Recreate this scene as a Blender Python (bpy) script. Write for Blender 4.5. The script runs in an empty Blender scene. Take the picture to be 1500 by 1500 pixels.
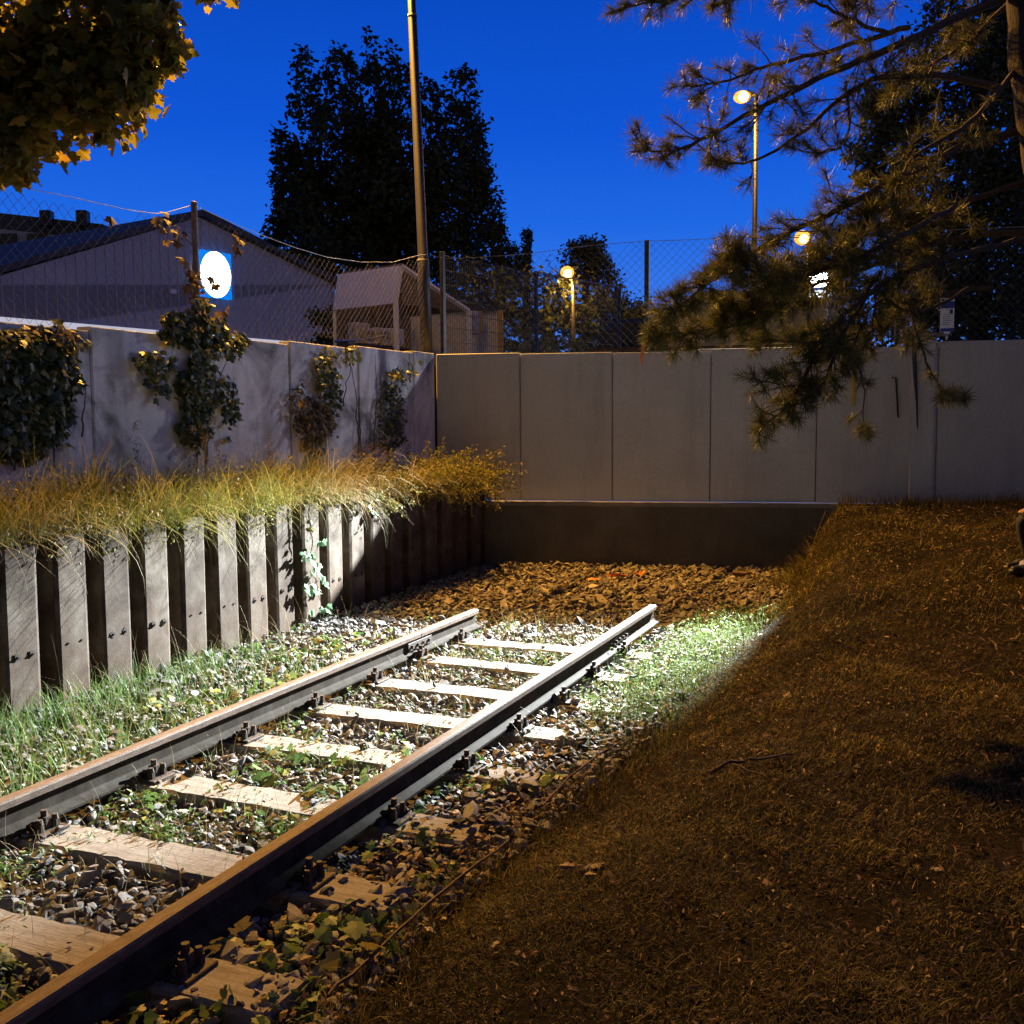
import bpy, math, random
import numpy as np
rng = np.random.default_rng(7)
random.seed(7)
col = bpy.context.scene.collection
A = np.array
PI = math.pi

# ------------------------------------------------------------------ survey of the place
CAM = A([3.267, 0.0, 1.7374]); YAW, PITCH, ROLL, FPX = .39561, .0863, -.00615, 1511.5
def cam_axes():
    cy, sy = math.cos(YAW), math.sin(YAW)
    f = A([-sy*math.cos(PITCH), cy*math.cos(PITCH), -math.sin(PITCH)])
    r = A([cy, sy, 0.]); u = np.cross(r, f)
    c, s = math.cos(ROLL), math.sin(ROLL)
    return f, c*r+s*u, -s*r+c*u
FW, RT, UP = cam_axes()
def ray(u, v): return FW + RT*((u-750)/FPX) - UP*((v-750)/FPX)
def at(u, v, d): return CAM + ray(u, v)*d
def onz(u, v, z): d = ray(u, v); return CAM + d*((z-CAM[2])/d[2])
def onx(u, v, x): d = ray(u, v); return CAM + d*((x-CAM[0])/d[0])
def ony(u, v, y): d = ray(u, v); return CAM + d*((y-CAM[1])/d[1])
def onp(u, v, p0, n): d = ray(u, v); return CAM + d*(((p0-CAM)@n)/(d@n))

# ------------------------------------------------------------------ tagging
def tag(o, label=None, cat=None, group=None, kind=None):
    if label: o['label'] = label
    if cat: o['category'] = cat
    if group: o['group'] = group
    if kind: o['kind'] = kind
    return o
def thing(name, label, cat, loc=(0, 0, 0), rz=0, group=None):
    o = bpy.data.objects.new(name, None); col.objects.link(o)
    o.location = tuple(loc); o.rotation_euler = (0, 0, rz); o.empty_display_size = .1
    return tag(o, label, cat, group)
def copy_tree(o, parent=None):
    c = o.copy(); col.objects.link(c); c.parent = parent
    for ch in list(o.children): copy_tree(ch, c)
    return c

# ------------------------------------------------------------------ mesh builder
class MB:
    def __init__(s): s.V = []; s.F = {}; s.n = 0
    def add(s, V, F, mi=0):
        V = np.asarray(V, float).reshape(-1, 3)
        by = {}
        for f in F: by.setdefault(len(f), []).append(f)
        for k, fl in by.items():
            s.F.setdefault((k, mi), []).append(np.asarray(fl, np.int64)+s.n)
        s.V.append(V); s.n += len(V); return s
    def scatter(s, V, F, M, T, mi=0):
        V = np.asarray(V, float); M = np.asarray(M); T = np.asarray(T); k = len(T); n = len(V)
        if k == 0: return s
        W = (np.einsum('kij,nj->kni', M, V)+T[:, None, :]).reshape(-1, 3)
        off = (np.arange(k)*n)[:, None, None]
        by = {}
        for f in F: by.setdefault(len(f), []).append(f)
        for q, fl in by.items():
            a = (np.asarray(fl, np.int64)[None]+off).reshape(-1, q)+s.n
            s.F.setdefault((q, mi), []).append(a)
        s.V.append(W); s.n += len(W); return s
    def box(s, c, size, rz=0, mi=0, bev=0):
        c = A(c, float); h = A(size, float)/2
        if bev:
            b = bev; V = []; 
            for sz in (-1, 1):
                for (x, y) in ((-h[0]+b, -h[1]), (h[0]-b, -h[1]), (h[0], -h[1]+b), (h[0], h[1]-b), (h[0]-b, h[1]), (-h[0]+b, h[1]), (-h[0], h[1]-b), (-h[0], -h[1]+b)):
                    V.append((x, y, sz*(h[2]-b)))
            for (x, y) in ((-h[0]+b, -h[1]+b), (h[0]-b, -h[1]+b), (h[0]-b, h[1]-b), (-h[0]+b, h[1]-b)): V.append((x, y, -h[2]))
            for (x, y) in ((-h[0]+b, -h[1]+b), (h[0]-b, -h[1]+b), (h[0]-b, h[1]-b), (-h[0]+b, h[1]-b)): V.append((x, y, h[2]))
            F = [(i, (i+1) % 8, 8+(i+1) % 8, 8+i) for i in range(8)]
            F += [(16, 19, 18, 17), (20, 21, 22, 23)]
            cn = [(7, 0), (1, 2), (3, 4), (5, 6)]
            for j, (p, q) in enumerate(cn):
                F.append((q, p, 16+j)); F.append((8+p, 8+q, 20+j))
            ed = [(0, 1, 0, 1), (2, 3, 1, 2), (4, 5, 2, 3), (6, 7, 3, 0)]
            for p, q, j, k in ed:
                F.append((q, p, 16+j, 16+k)); F.append((8+p, 8+q, 20+k, 20+j))
            V = A(V)
        else:
            V = A([(x*h[0], y*h[1], z*h[2]) for z in (-1, 1) for (x, y) in ((-1, -1), (1, -1), (1, 1), (-1, 1))])
            F = [(3, 2, 1, 0), (4, 5, 6, 7)]+[(i, (i+1) % 4, 4+(i+1) % 4, 4+i) for i in range(4)]
        if rz:
            cs, sn = math.cos(rz), math.sin(rz); V = V@A([[cs, sn, 0], [-sn, cs, 0], [0, 0, 1]])
        return s.add(V+c, F, mi)
    def tube(s, pts, r, n=8, mi=0, cap=True):
        P = np.asarray(pts, float); k = len(P)
        r = np.broadcast_to(np.asarray(r, float), (k,))
        T = np.gradient(P, axis=0); T /= np.linalg.norm(T, axis=1)[:, None]+1e-12
        ref = A([0, 0, 1.]) if abs(T[0][2]) < .9 else A([1., 0, 0])
        V = []; a = np.arange(n)*2*PI/n
        u = np.cross(ref, T[0]); u /= np.linalg.norm(u)
        for i in range(k):
            u = u-T[i]*(u@T[i]); u /= np.linalg.norm(u)+1e-12
            w = np.cross(T[i], u)
            V.append(P[i]+r[i]*(np.cos(a)[:, None]*u+np.sin(a)[:, None]*w))
        F = [(i*n+j, i*n+(j+1) % n, (i+1)*n+(j+1) % n, (i+1)*n+j) for i in range(k-1) for j in range(n)]
        if cap: F += [tuple(range(n-1, -1, -1)), tuple((k-1)*n+j for j in range(n))]
        return s.add(np.concatenate(V), F, mi)
    def slab(s, q, th, mi=0):
        q = np.asarray(q, float); n = np.cross(q[1]-q[0], q[2]-q[0]); n /= np.linalg.norm(n)
        k = len(q); V = np.concatenate([q, q-n*th])
        F = [tuple(range(k)), tuple(range(2*k-1, k-1, -1))]+[(i, k+i, k+(i+1) % k, (i+1) % k) for i in range(k)]
        return s.add(V, F, mi)
    def sphere(s, c, r, n=8, m=6, sc=(1, 1, 1), mi=0):
        V = [(0, 0, 1)]+[(math.sin(PI*i/m)*math.cos(2*PI*j/n), math.sin(PI*i/m)*math.sin(2*PI*j/n), math.cos(PI*i/m)) for i in range(1, m) for j in range(n)]+[(0, 0, -1)]
        F = [(0, 1+j, 1+(j+1) % n) for j in range(n)]
        for i in range(m-2):
            for j in range(n): F.append((1+i*n+j, 1+(i+1)*n+j, 1+(i+1)*n+(j+1) % n, 1+i*n+(j+1) % n))
        e = 1+(m-1)*n; b = 1+(m-2)*n
        F += [(e, b+(j+1) % n, b+j) for j in range(n)]
        return s.add(A(V)*r*A(sc)+A(c), F, mi)
    def build(s, name, mats, parent=None, smooth=False, local=None):
        me = bpy.data.meshes.new(name)
        V = np.concatenate(s.V) if s.V else np.zeros((0, 3))
        if local is not None: V = V-A(local)
        me.vertices.add(len(V)); me.vertices.foreach_set('co', V.astype(np.float32).ravel())
        loops = []; starts = []; mi = []; c = 0
        for (k, m), fl in s.F.items():
            f = np.concatenate(fl); loops.append(f.ravel())
            starts.append(c+np.arange(len(f))*k); mi.append(np.full(len(f), m)); c += len(f)*k
        lo = np.concatenate(loops); st = np.concatenate(starts); mi = np.concatenate(mi)
        me.loops.add(len(lo)); me.loops.foreach_set('vertex_index', lo.astype(np.int32))
        me.polygons.add(len(st)); me.polygons.foreach_set('loop_start', st.astype(np.int32))
        me.polygons.foreach_set('material_index', mi.astype(np.int32))
        me.polygons.foreach_set('use_smooth', np.full(len(st), bool(smooth)))
        me.update(calc_edges=True); me.validate()
        for m in (mats if isinstance(mats, (list, tuple)) else [mats]): me.materials.append(m)
        o = bpy.data.objects.new(name, me); col.objects.link(o)
        if parent is not None: o.parent = parent
        return o

def rot_axes(x, y, z): return np.stack([x, y, z], axis=-1)
def norm(v): return v/(np.linalg.norm(v, axis=-1, keepdims=True)+1e-12)
def rand_rot(k, tilt=None):
    """random frames; tilt None: uniform; else normal tilts at most `tilt` rad from +z"""
    if tilt is None:
        z = norm(rng.normal(size=(k, 3)))
    else:
        a = rng.uniform(0, 2*PI, k); t = rng.uniform(0, 1, k)**.7*tilt
        z = np.stack([np.sin(t)*np.cos(a), np.sin(t)*np.sin(a), np.cos(t)], -1)
    r = norm(rng.normal(size=(k, 3))); x = norm(np.cross(r, z)); y = np.cross(z, x)
    return rot_axes(x, y, z)
def blades(mb, P, az, L, w, lean, droop, segs=4, mi=0, twist=None):
    """P (k,3) bases; az heading; L length; w base width; lean start angle from vertical; droop added along length"""
    k = len(P); t = np.linspace(0, 1, segs+1)
    ang = lean[:, None]+droop[:, None]*t[None, :]**1.3
    ds = L[:, None]/segs
    hx = np.cumsum(np.sin(ang)*ds, 1)-np.sin(ang)*ds; hz = np.cumsum(np.cos(ang)*ds, 1)-np.cos(ang)*ds
    d = np.stack([np.cos(az), np.sin(az)], -1)
    tw = az+PI/2 if twist is None else az+PI/2+twist
    s = np.stack([np.cos(tw), np.sin(tw)], -1)
    C = np.zeros((k, segs+1, 3))
    C[..., 0] = P[:, 0, None]+hx*d[:, 0, None]; C[..., 1] = P[:, 1, None]+hx*d[:, 1, None]; C[..., 2] = P[:, 2, None]+hz
    ww = w[:, None]*(1-t[None, :]**1.6)*.5+.0002
    Lf = C.copy(); Rg = C.copy()
    Lf[..., :2] += s[:, None, :]*ww[..., None]; Rg[..., :2] -= s[:, None, :]*ww[..., None]
    V = np.stack([Lf, Rg], 2).reshape(k, -1, 3); n = 2*(segs+1)
    F = [(2*i, 2*i+1, 2*i+3, 2*i+2) for i in range(segs)]
    off = (np.arange(k)*n)[:, None, None]
    mb.F.setdefault((4, mi), []).append((A(F)[None]+off).reshape(-1, 4)+mb.n)
    mb.V.append(V.reshape(-1, 3)); mb.n += k*n
    return C[:, -1]
def stone_templates(m=7, sub=0):
    out = []
    g = (1+5**.5)/2
    V0 = A([(-1, g, 0), (1, g, 0), (-1, -g, 0), (1, -g, 0), (0, -1, g), (0, 1, g), (0, -1, -g), (0, 1, -g), (g, 0, -1), (g, 0, 1), (-g, 0, -1), (-g, 0, 1)], float)
    V0 /= np.linalg.norm(V0[0])
    F0 = [(0, 11, 5), (0, 5, 1), (0, 1, 7), (0, 7, 10), (0, 10, 11), (1, 5, 9), (5, 11, 4), (11, 10, 2), (10, 7, 6), (7, 1, 8), (3, 9, 4), (3, 4, 2), (3, 2, 6), (3, 6, 8), (3, 8, 9), (4, 9, 5), (2, 4, 11), (6, 2, 10), (8, 6, 7), (9, 8, 1)]
    for i in range(m):
        V, F = V0.copy(), list(F0)
        if sub:
            mid = {}; V = list(V); NF = []
            def md(a, b):
                q = (min(a, b), max(a, b))
                if q not in mid: p = (V[a]+V[b]); V.append(p/np.linalg.norm(p)); mid[q] = len(V)-1
                return mid[q]
            for a, b, c in F:
                x, y, z = md(a, b), md(b, c), md(c, a); NF += [(a, x, z), (b, y, x), (c, z, y), (x, y, z)]
            V = A(V); F = NF
        for _ in range(13 if sub else 6):       # chop facets
            n = norm(rng.normal(size=3)); d = rng.uniform(.3, .72)
            q = V@n; V = V-np.outer(np.maximum(q-d, 0), n)
        V = V*A([1.25, rng.uniform(.65, 1.), rng.uniform(.42, .75)])+rng.normal(size=V.shape)*(.015 if sub else .05)
        out.append((V, F))
    return out
# leaf outlines (x along the leaf), lying in the xy plane
def leaf_oval(cup=.12):
    return A([(0, 0, 0), (.3, .22, cup*.5), (.7, .2, cup*.3), (1, 0, -cup), (.7, -.2, cup*.3), (.3, -.22, cup*.5)]), [(0, 3, 2, 1), (0, 5, 4, 3)]
def leaf_lobed(cup=.1):
    p = [(0, .0), (-.08, .22), (.05, .42), (.22, .36), (.30, .62), (.46, .46), (.56, .5), (.62, .22), (.8, .2), (1.0, 0)]
    p = [(x*1., y) for x, y in p]
    full = p+[(x, -y) for x, y in p[-2:0:-1]]
    V = [(.32, 0, 0)]+[(x, y, -cup*(abs(y)*1.6+max(0, x-.5)*.8)) for x, y in full]
    n = len(full); return A(V), [(0, 1+i, 1+(i+1) % n) for i in range(n)]
def leaf_card(): return A([(0, 0, 0), (.45, .3, .05), (1, 0, -.1), (.5, -.3, .05)]), [(0, 3, 2, 1)]

# ------------------------------------------------------------------ materials
def newmat(name):
    m = bpy.data.materials.new(name); m.use_nodes = True
    nt = m.node_tree; b = nt.nodes['Principled BSDF']; return m, nt, b
def N(nt, t, **k):
    n = nt.nodes.new(t)
    for a, v in k.items(): setattr(n, a, v)
    return n
def ramp(nt, fac, stops):
    r = N(nt, 'ShaderNodeValToRGB'); nt.links.new(fac, r.inputs[0])
    e = r.color_ramp.elements
    while len(e) < len(stops): e.new(.5)
    for x, (p, c) in zip(e, stops): x.position = p; x.color = (*c, 1)
    return r.outputs[0]
def noise(nt, scale, detail=6, rough=.6, vec=None, dist=0):
    n = N(nt, 'ShaderNodeTexNoise'); n.inputs['Scale'].default_value = scale; n.inputs['Detail'].default_value = detail
    n.inputs['Roughness'].default_value = rough; n.inputs['Distortion'].default_value = dist
    if vec is not None: nt.links.new(vec, n.inputs['Vector'])
    return n.outputs['Fac']
def objco(nt, scale=None):
    c = N(nt, 'ShaderNodeTexCoord').outputs['Object']
    if scale:
        m = N(nt, 'ShaderNodeMapping'); m.inputs['Scale'].default_value = scale; nt.links.new(c, m.inputs[0]); c = m.outputs[0]
    return c
def mixc(nt, fac, a, b, mode='MIX'):
    m = N(nt, 'ShaderNodeMix', data_type='RGBA', blend_type=mode)
    for s, v in ((m.inputs[0], fac), (m.inputs[6], a), (m.inputs[7], b)):
        if hasattr(v, 'links'): nt.links.new(v, s)
        elif isinstance(v, tuple): s.default_value = (*v, 1)
        else: s.default_value = v
    return m.outputs[2]
def bump(nt, b, h, strength=.4, dist=.02):
    n = N(nt, 'ShaderNodeBump'); n.inputs['Strength'].default_value = strength; n.inputs['Distance'].default_value = dist
    nt.links.new(h, n.inputs['Height']); nt.links.new(n.outputs[0], b.inputs['Normal'])
def leafmat(name, stops, trans=.3, rough=.55, spec=.3, patch=None):
    m, nt, b = newmat(name)
    g = N(nt, 'ShaderNodeNewGeometry').outputs['Random Per Island']
    c = ramp(nt, g, stops)
    if patch: c = mixc(nt, 1., c, ramp(nt, noise(nt, patch, 5, .65, objco(nt), .6), [(.34, (.5, .46, .4)), (.5, (1.1, 1.05, .88)), (.66, (2.0, 1.9, 1.4))]), 'MULTIPLY')
    nt.links.new(c, b.inputs['Base Color'])
    b.inputs['Roughness'].default_value = rough; b.inputs['Specular IOR Level'].default_value = spec
    t = N(nt, 'ShaderNodeBsdfTranslucent'); nt.links.new(c, t.inputs[0])
    mx = N(nt, 'ShaderNodeMixShader'); mx.inputs[0].default_value = trans
    nt.links.new(b.outputs[0], mx.inputs[1]); nt.links.new(t.outputs[0], mx.inputs[2])
    nt.links.new(mx.outputs[0], nt.nodes['Material Output'].inputs[0]); return m
def surf(name, stops, scale=8, rough=.8, metal=0, bs=.3, bd=.01, bscale=60, stretch=None, detail=8, spec=.5):
    m, nt, b = newmat(name); v = objco(nt, stretch)
    f = noise(nt, scale, detail, .62, v, .3)
    nt.links.new(ramp(nt, f, stops), b.inputs['Base Color'])
    b.inputs['Roughness'].default_value = rough; b.inputs['Metallic'].default_value = metal
    b.inputs['Specular IOR Level'].default_value = spec
    if bs: bump(nt, b, noise(nt, bscale, 6, .65, v), bs, bd)
    return m
def emit(name, c, s):
    m, nt, b = newmat(name); e = N(nt, 'ShaderNodeEmission'); e.inputs[0].default_value = (*c, 1); e.inputs[1].default_value = s
    nt.links.new(e.outputs[0], nt.nodes['Material Output'].inputs[0]); return m

M = {}
def mats():
    # ballast stones
    m, nt, b = newmat('ballast_stone'); g = N(nt, 'ShaderNodeNewGeometry').outputs['Random Per Island']
    c1 = ramp(nt, g, [(0, (.06, .056, .052)), (.35, (.13, .13, .133)), (.65, (.21, .21, .212)), (.85, (.17, .145, .115)), (1, (.33, .32, .29))])
    c2 = mixc(nt, ramp(nt, noise(nt, 45, 5, .7, objco(nt)), [(.35, (0, 0, 0)), (.7, (1, 1, 1))]), c1, mixc(nt, 1., c1, (.55, .48, .4), 'MULTIPLY'))
    nt.links.new(c2, b.inputs['Base Color']); b.inputs['Roughness'].default_value = .75
    bump(nt, b, noise(nt, 120, 5, .7, objco(nt)), .5, .004); M['stone'] = m
    m, nt, b = newmat('rusty_stone'); g = N(nt, 'ShaderNodeNewGeometry').outputs['Random Per Island']
    c1 = ramp(nt, g, [(0, (.05, .04, .03)), (.5, (.115, .092, .07)), (.8, (.17, .138, .105)), (1, (.27, .23, .19))])
    nt.links.new(c1, b.inputs['Base Color']); b.inputs['Roughness'].default_value = .8
    bump(nt, b, noise(nt, 90, 5, .7, objco(nt)), .5, .005); M['rusty_stone'] = m
    M['bed'] = surf('ballast_dirt', [(.3, (.03, .025, .02)), (.7, (.09, .075, .06))], 14, .95, bs=.6, bd=.02, bscale=70)
    # lawn soil
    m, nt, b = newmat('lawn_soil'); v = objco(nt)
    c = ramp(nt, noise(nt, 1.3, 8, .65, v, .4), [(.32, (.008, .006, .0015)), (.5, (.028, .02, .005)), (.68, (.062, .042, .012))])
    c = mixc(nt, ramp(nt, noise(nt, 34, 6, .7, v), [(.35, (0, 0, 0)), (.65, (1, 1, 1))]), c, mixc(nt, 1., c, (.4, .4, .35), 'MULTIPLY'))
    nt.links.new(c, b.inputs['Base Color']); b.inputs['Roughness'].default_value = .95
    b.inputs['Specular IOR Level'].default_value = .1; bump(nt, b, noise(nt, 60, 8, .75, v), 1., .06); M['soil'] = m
    M['upper'] = surf('upper_asphalt', [(.3, (.04, .04, .04)), (.7, (.07, .068, .065))], 3, .9, bs=.3, bscale=150)
    # concrete walls
    def conc(name, lo, mid, hi, moss=.0, streak=True):
        m, nt, b = newmat(name); v = objco(nt)
        f = noise(nt, 1.6, 9, .6, v, .5)
        c = ramp(nt, f, [(.3, lo), (.5, mid), (.7, hi)])
        c = mixc(nt, ramp(nt, noise(nt, 26, 6, .7, v), [(.42, (0, 0, 0)), (.75, (.5, .5, .5))]), c, mixc(nt, 1., c, (.62, .6, .58), 'MULTIPLY'))
        if streak:
            s = ramp(nt, noise(nt, 1., 7, .62, objco(nt, (3.2, 3.2, .35))), [(.5, (0, 0, 0)), (.78, (.45+moss*.6,)*3)])
            c = mixc(nt, s, c, mixc(nt, 1., c, (.5-moss*.2, .49-moss*.15, .47-moss*.2), 'MULTIPLY'))
        if moss:
            s = ramp(nt, noise(nt, .75, 7, .65, v, .8), [(.46, (0, 0, 0)), (.6, (1, 1, 1))])
            c = mixc(nt, s, c, mixc(nt, 1., c, (.2, .2, .19), 'MULTIPLY'))
        oi = N(nt, 'ShaderNodeObjectInfo').outputs['Random']; c = mixc(nt, 1., c, ramp(nt, oi, [(0, (.86, .86, .87)), (1, (1, 1, .99))]), 'MULTIPLY')
        nt.links.new(c, b.inputs['Base Color']); b.inputs['Roughness'].default_value = .85
        bump(nt, b, noise(nt, 70, 8, .7, v), .25, .006); return m
    M['panel'] = conc('panel_concrete', (.50, .49, .48), (.54, .53, .515), (.58, .565, .55))
    M['left_panel'] = conc('weathered_concrete', (.50, .48, .50), (.62, .60, .62), (.70, .68, .69), moss=.8)
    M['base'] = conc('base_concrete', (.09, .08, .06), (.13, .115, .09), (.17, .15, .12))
    M['lip'] = conc('lip_concrete', (.16, .14, .11), (.24, .21, .17), (.33, .29, .24), streak=False)
    # sheet piles
    m, nt, b = newmat('pile_steel'); v = objco(nt)
    oi = N(nt, 'ShaderNodeObjectInfo').outputs['Random']
    ad = N(nt, 'ShaderNodeVectorMath', operation='ADD'); nt.links.new(v, ad.inputs[0])
    cb = N(nt, 'ShaderNodeCombineXYZ'); nt.links.new(oi, cb.inputs[1])
    sc = N(nt, 'ShaderNodeVectorMath', operation='SCALE'); sc.inputs[3].default_value = 40; nt.links.new(cb.outputs[0], sc.inputs[0]); nt.links.new(sc.outputs[0], ad.inputs[1])
    va = ad.outputs[0]
    c = ramp(nt, noise(nt, 3.5, 9, .65, va, .6), [(.34, (.024, .015, .010)), (.5, (.074, .058, .045)), (.66, (.13, .115, .099))])
    sp = N(nt, 'ShaderNodeSeparateXYZ'); nt.links.new(v, sp.inputs[0])
    mp = N(nt, 'ShaderNodeMapRange'); mp.inputs[1].default_value = .55; mp.inputs[2].default_value = -.25; nt.links.new(sp.outputs[2], mp.inputs[0])
    mu = N(nt, 'ShaderNodeMath', operation='MULTIPLY'); nt.links.new(mp.outputs[0], mu.inputs[0]); nt.links.new(ramp(nt, noise(nt, 5, 8, .7, va, .8), [(.35, (.25, .25, .25)), (.65, (1, 1, 1))]), mu.inputs[1])
    c = mixc(nt, mu.outputs[0], c, (.075, .045, .03))
    st = N(nt, 'ShaderNodeMapping'); st.inputs['Scale'].default_value = (9, 9, .7); nt.links.new(va, st.inputs[0])
    c = mixc(nt, ramp(nt, noise(nt, 2, 7, .6, st.outputs[0]), [(.5, (0, 0, 0)), (.75, (.7, .7, .7))]), c, (.07, .045, .032))
    c = mixc(nt, ramp(nt, noise(nt, 60, 5, .7, va), [(.58, (0, 0, 0)), (.7, (.8, .8, .8))]), c, (.08, .06, .05))
    c = mixc(nt, 1., c, ramp(nt, oi, [(0, (.72, .68, .64)), (.5, (1, .97, .93)), (1, (1.15, 1.15, 1.12))]), 'MULTIPLY')
    nt.links.new(c, b.inputs['Base Color']); b.inputs['Roughness'].default_value = .85; b.inputs['Specular IOR Level'].default_value = .25
    bump(nt, b, noise(nt, 45, 8, .7, va), .35, .008); M['pile'] = m
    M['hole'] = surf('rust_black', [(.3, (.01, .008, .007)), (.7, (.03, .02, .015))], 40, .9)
    M['rail'] = surf('rail_steel', [(.3, (.07, .038, .022)), (.5, (.12, .072, .045)), (.7, (.18, .125, .085))], 16, .62, .0, .6, .006, 110, (3, .8, 3), spec=.35)
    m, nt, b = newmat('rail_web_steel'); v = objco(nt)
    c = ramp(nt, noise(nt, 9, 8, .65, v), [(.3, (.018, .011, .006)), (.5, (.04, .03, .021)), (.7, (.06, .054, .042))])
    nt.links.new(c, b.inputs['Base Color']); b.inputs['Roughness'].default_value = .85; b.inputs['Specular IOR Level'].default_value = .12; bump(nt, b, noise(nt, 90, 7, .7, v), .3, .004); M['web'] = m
    M['iron'] = surf('fastening_iron', [(.3, (.03, .02, .016)), (.7, (.075, .05, .035))], 30, .75, .3)
    # sleeper
    m, nt, b = newmat('sleeper_wood'); v = objco(nt, (1., 9, 9))
    c = ramp(nt, noise(nt, 3, 9, .65, v, .4), [(.3, (.12, .10, .078)), (.5, (.225, .2, .165)), (.7, (.31, .285, .24))])
    c = mixc(nt, ramp(nt, noise(nt, 40, 6, .7, objco(nt)), [(.5, (0, 0, 0)), (.7, (.8, .8, .8))]), c, (.14, .11, .085))
    nt.links.new(c, b.inputs['Base Color']); b.inputs['Roughness'].default_value = .9
    bump(nt, b, noise(nt, 14, 9, .7, v), .6, .008); M['sleeper'] = m
    # foliage
    M['dry_grass'] = leafmat('dry_grass', [(0, (.06, .10, .016)), (.4, (.16, .195, .032)), (.65, (.26, .25, .05)), (.88, (.34, .31, .09)), (1, (.48, .42, .2))], .4, .6)
    M['straw'] = leafmat('straw', [(0, (.2, .16, .075)), (.6, (.31, .26, .14)), (1, (.45, .38, .23))], .3, .6)
    M['green_grass'] = leafmat('green_grass', [(0, (.05, .12, .02)), (.5, (.10, .2, .04)), (.85, (.2, .28, .07)), (1, (.34, .32, .13))], .35, .5)
    M['weed'] = leafmat('weed_leaf', [(0, (.06, .12, .03)), (.5, (.12, .2, .055)), (.8, (.2, .25, .07)), (.93, (.3, .26, .08)), (1, (.24, .09, .05))], .3, .5)
    M['weed_dry'] = leafmat('dry_weed', [(0, (.10, .045, .03)), (.5, (.17, .08, .055)), (1, (.27, .19, .12))], .25, .7)
    M['fine_weed'] = leafmat('fine_weed', [(0, (.06, .11, .03)), (.6, (.13, .2, .06)), (.9, (.22, .28, .1)), (1, (.4, .42, .28))], .35, .5)
    M['lawn'] = leafmat('lawn_blade', [(0, (.018, .022, .004)), (.4, (.06, .058, .011)), (.7, (.115, .092, .02)), (.88, (.2, .15, .042)), (1, (.32, .23, .09))], .25, .7, patch=1.1)
    M['litter'] = leafmat('leaf_litter', [(0, (.07, .035, .015)), (.5, (.17, .10, .042)), (.85, (.3, .19, .085)), (1, (.5, .38, .2))], .15, .6)
    M['vine'] = leafmat('vine_leaf', [(0, (.035, .06, .018)), (.5, (.06, .085, .025)), (.8, (.11, .12, .035)), (.94, (.2, .17, .05)), (1, (.32, .26, .08))], .3, .45, .5)
    M['vine_brown'] = leafmat('brown_vine_leaf', [(0, (.07, .05, .025)), (.5, (.14, .09, .04)), (1, (.26, .18, .08))], .3, .6)
    M['pale_leaf'] = leafmat('pale_leaf', [(0, (.16, .3, .16)), (1, (.26, .42, .25))], .3, .45)
    M['maple'] = leafmat('maple_leaf', [(0, (.10, .115, .02)), (.5, (.2, .18, .03)), (.85, (.3, .23, .04)), (1, (.4, .27, .055))], .6, .45, .4)
    M['bush'] = leafmat('bush_leaf', [(0, (.07, .085, .02)), (.5, (.15, .15, .035)), (.85, (.26, .22, .06)), (1, (.36, .28, .09))], .3, .55)
    M['dark_leaf'] = leafmat('dark_leaf', [(0, (.035, .045, .015)), (.6, (.055, .065, .022)), (1, (.085, .085, .03))], .2, .6)
    M['poplar'] = leafmat('poplar_leaf', [(0, (.03, .04, .015)), (.6, (.05, .06, .02)), (1, (.08, .085, .03))], .2, .6)
    M['hedge'] = leafmat('hedge_leaf', [(0, (.10, .13, .03)), (.6, (.17, .19, .04)), (1, (.26, .26, .07))], .3, .5)
    M['needle'] = leafmat('pine_needle', [(0, (.055, .075, .016)), (.5, (.12, .135, .028)), (.85, (.2, .18, .045)), (1, (.28, .2, .07))], .25, .5, .4)
    M['bark'] = surf('bark', [(.3, (.018, .013, .010)), (.7, (.05, .035, .025))], 10, .95, bs=.8, bd=.03, bscale=18, stretch=(3, 3, .6))
    M['twig'] = surf('twig_bark', [(.3, (.05, .033, .022)), (.7, (.12, .085, .055))], 30, .9)
    M['seed'] = surf('seed_head', [(.3, (.35, .28, .17)), (.7, (.55, .48, .34))], 60, .8)
    # metals, buildings
    M['galv'] = surf('galvanised_steel', [(.3, (.28, .28, .29)), (.7, (.42, .42, .43))], 12, .45, .7, 0)
    M['wire'] = surf('fence_wire', [(.3, (.09, .085, .08)), (.7, (.17, .16, .15))], 12, .6, .3, 0)
    M['dark_wire'] = surf('coated_wire', [(.3, (.03, .035, .033)), (.7, (.06, .065, .06))], 12, .4, .2, 0)
    M['dark_post'] = surf('dark_post_paint', [(.3, (.02, .022, .022)), (.7, (.045, .045, .045))], 8, .45, .2, 0)
    M['old_post'] = surf('rusty_post', [(.3, (.14, .10, .075)), (.7, (.28, .23, .19))], 14, .7, .4, .3)
    M['pole'] = surf('pole_steel', [(.3, (.014, .013, .014)), (.7, (.03, .028, .03))], 5, .5, .0, .1)
    # cladding
    m, nt, b = newmat('wall_cladding'); v = objco(nt)
    c = ramp(nt, noise(nt, .6, 6, .6, v), [(.3, (.40, .39, .40)), (.7, (.49, .48, .485))]); nt.links.new(c, b.inputs['Base Color']); b.inputs['Roughness'].default_value = .6; M['cladding'] = m
    M['fascia'] = emit('glowing_fascia', (.66, .66, .8), .75); M['strip'] = emit('strip_light', (.9, .9, 1), 1.1)  # fascia glow put in by emission for shop light falling on it
    M['plinth'] = surf('white_plinth', [(.3, (.72, .72, .72)), (.7, (.82, .82, .82))], 2, .6, bs=0)
    M['roof'] = surf('dark_roof', [(.3, (.045, .042, .045)), (.7, (.08, .075, .078))], 3, .8)
    M['white_sheet'] = surf('white_sheet_metal', [(.3, (.7, .69, .7)), (.7, (.82, .81, .82))], 2, .6, .0, .05)
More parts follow.
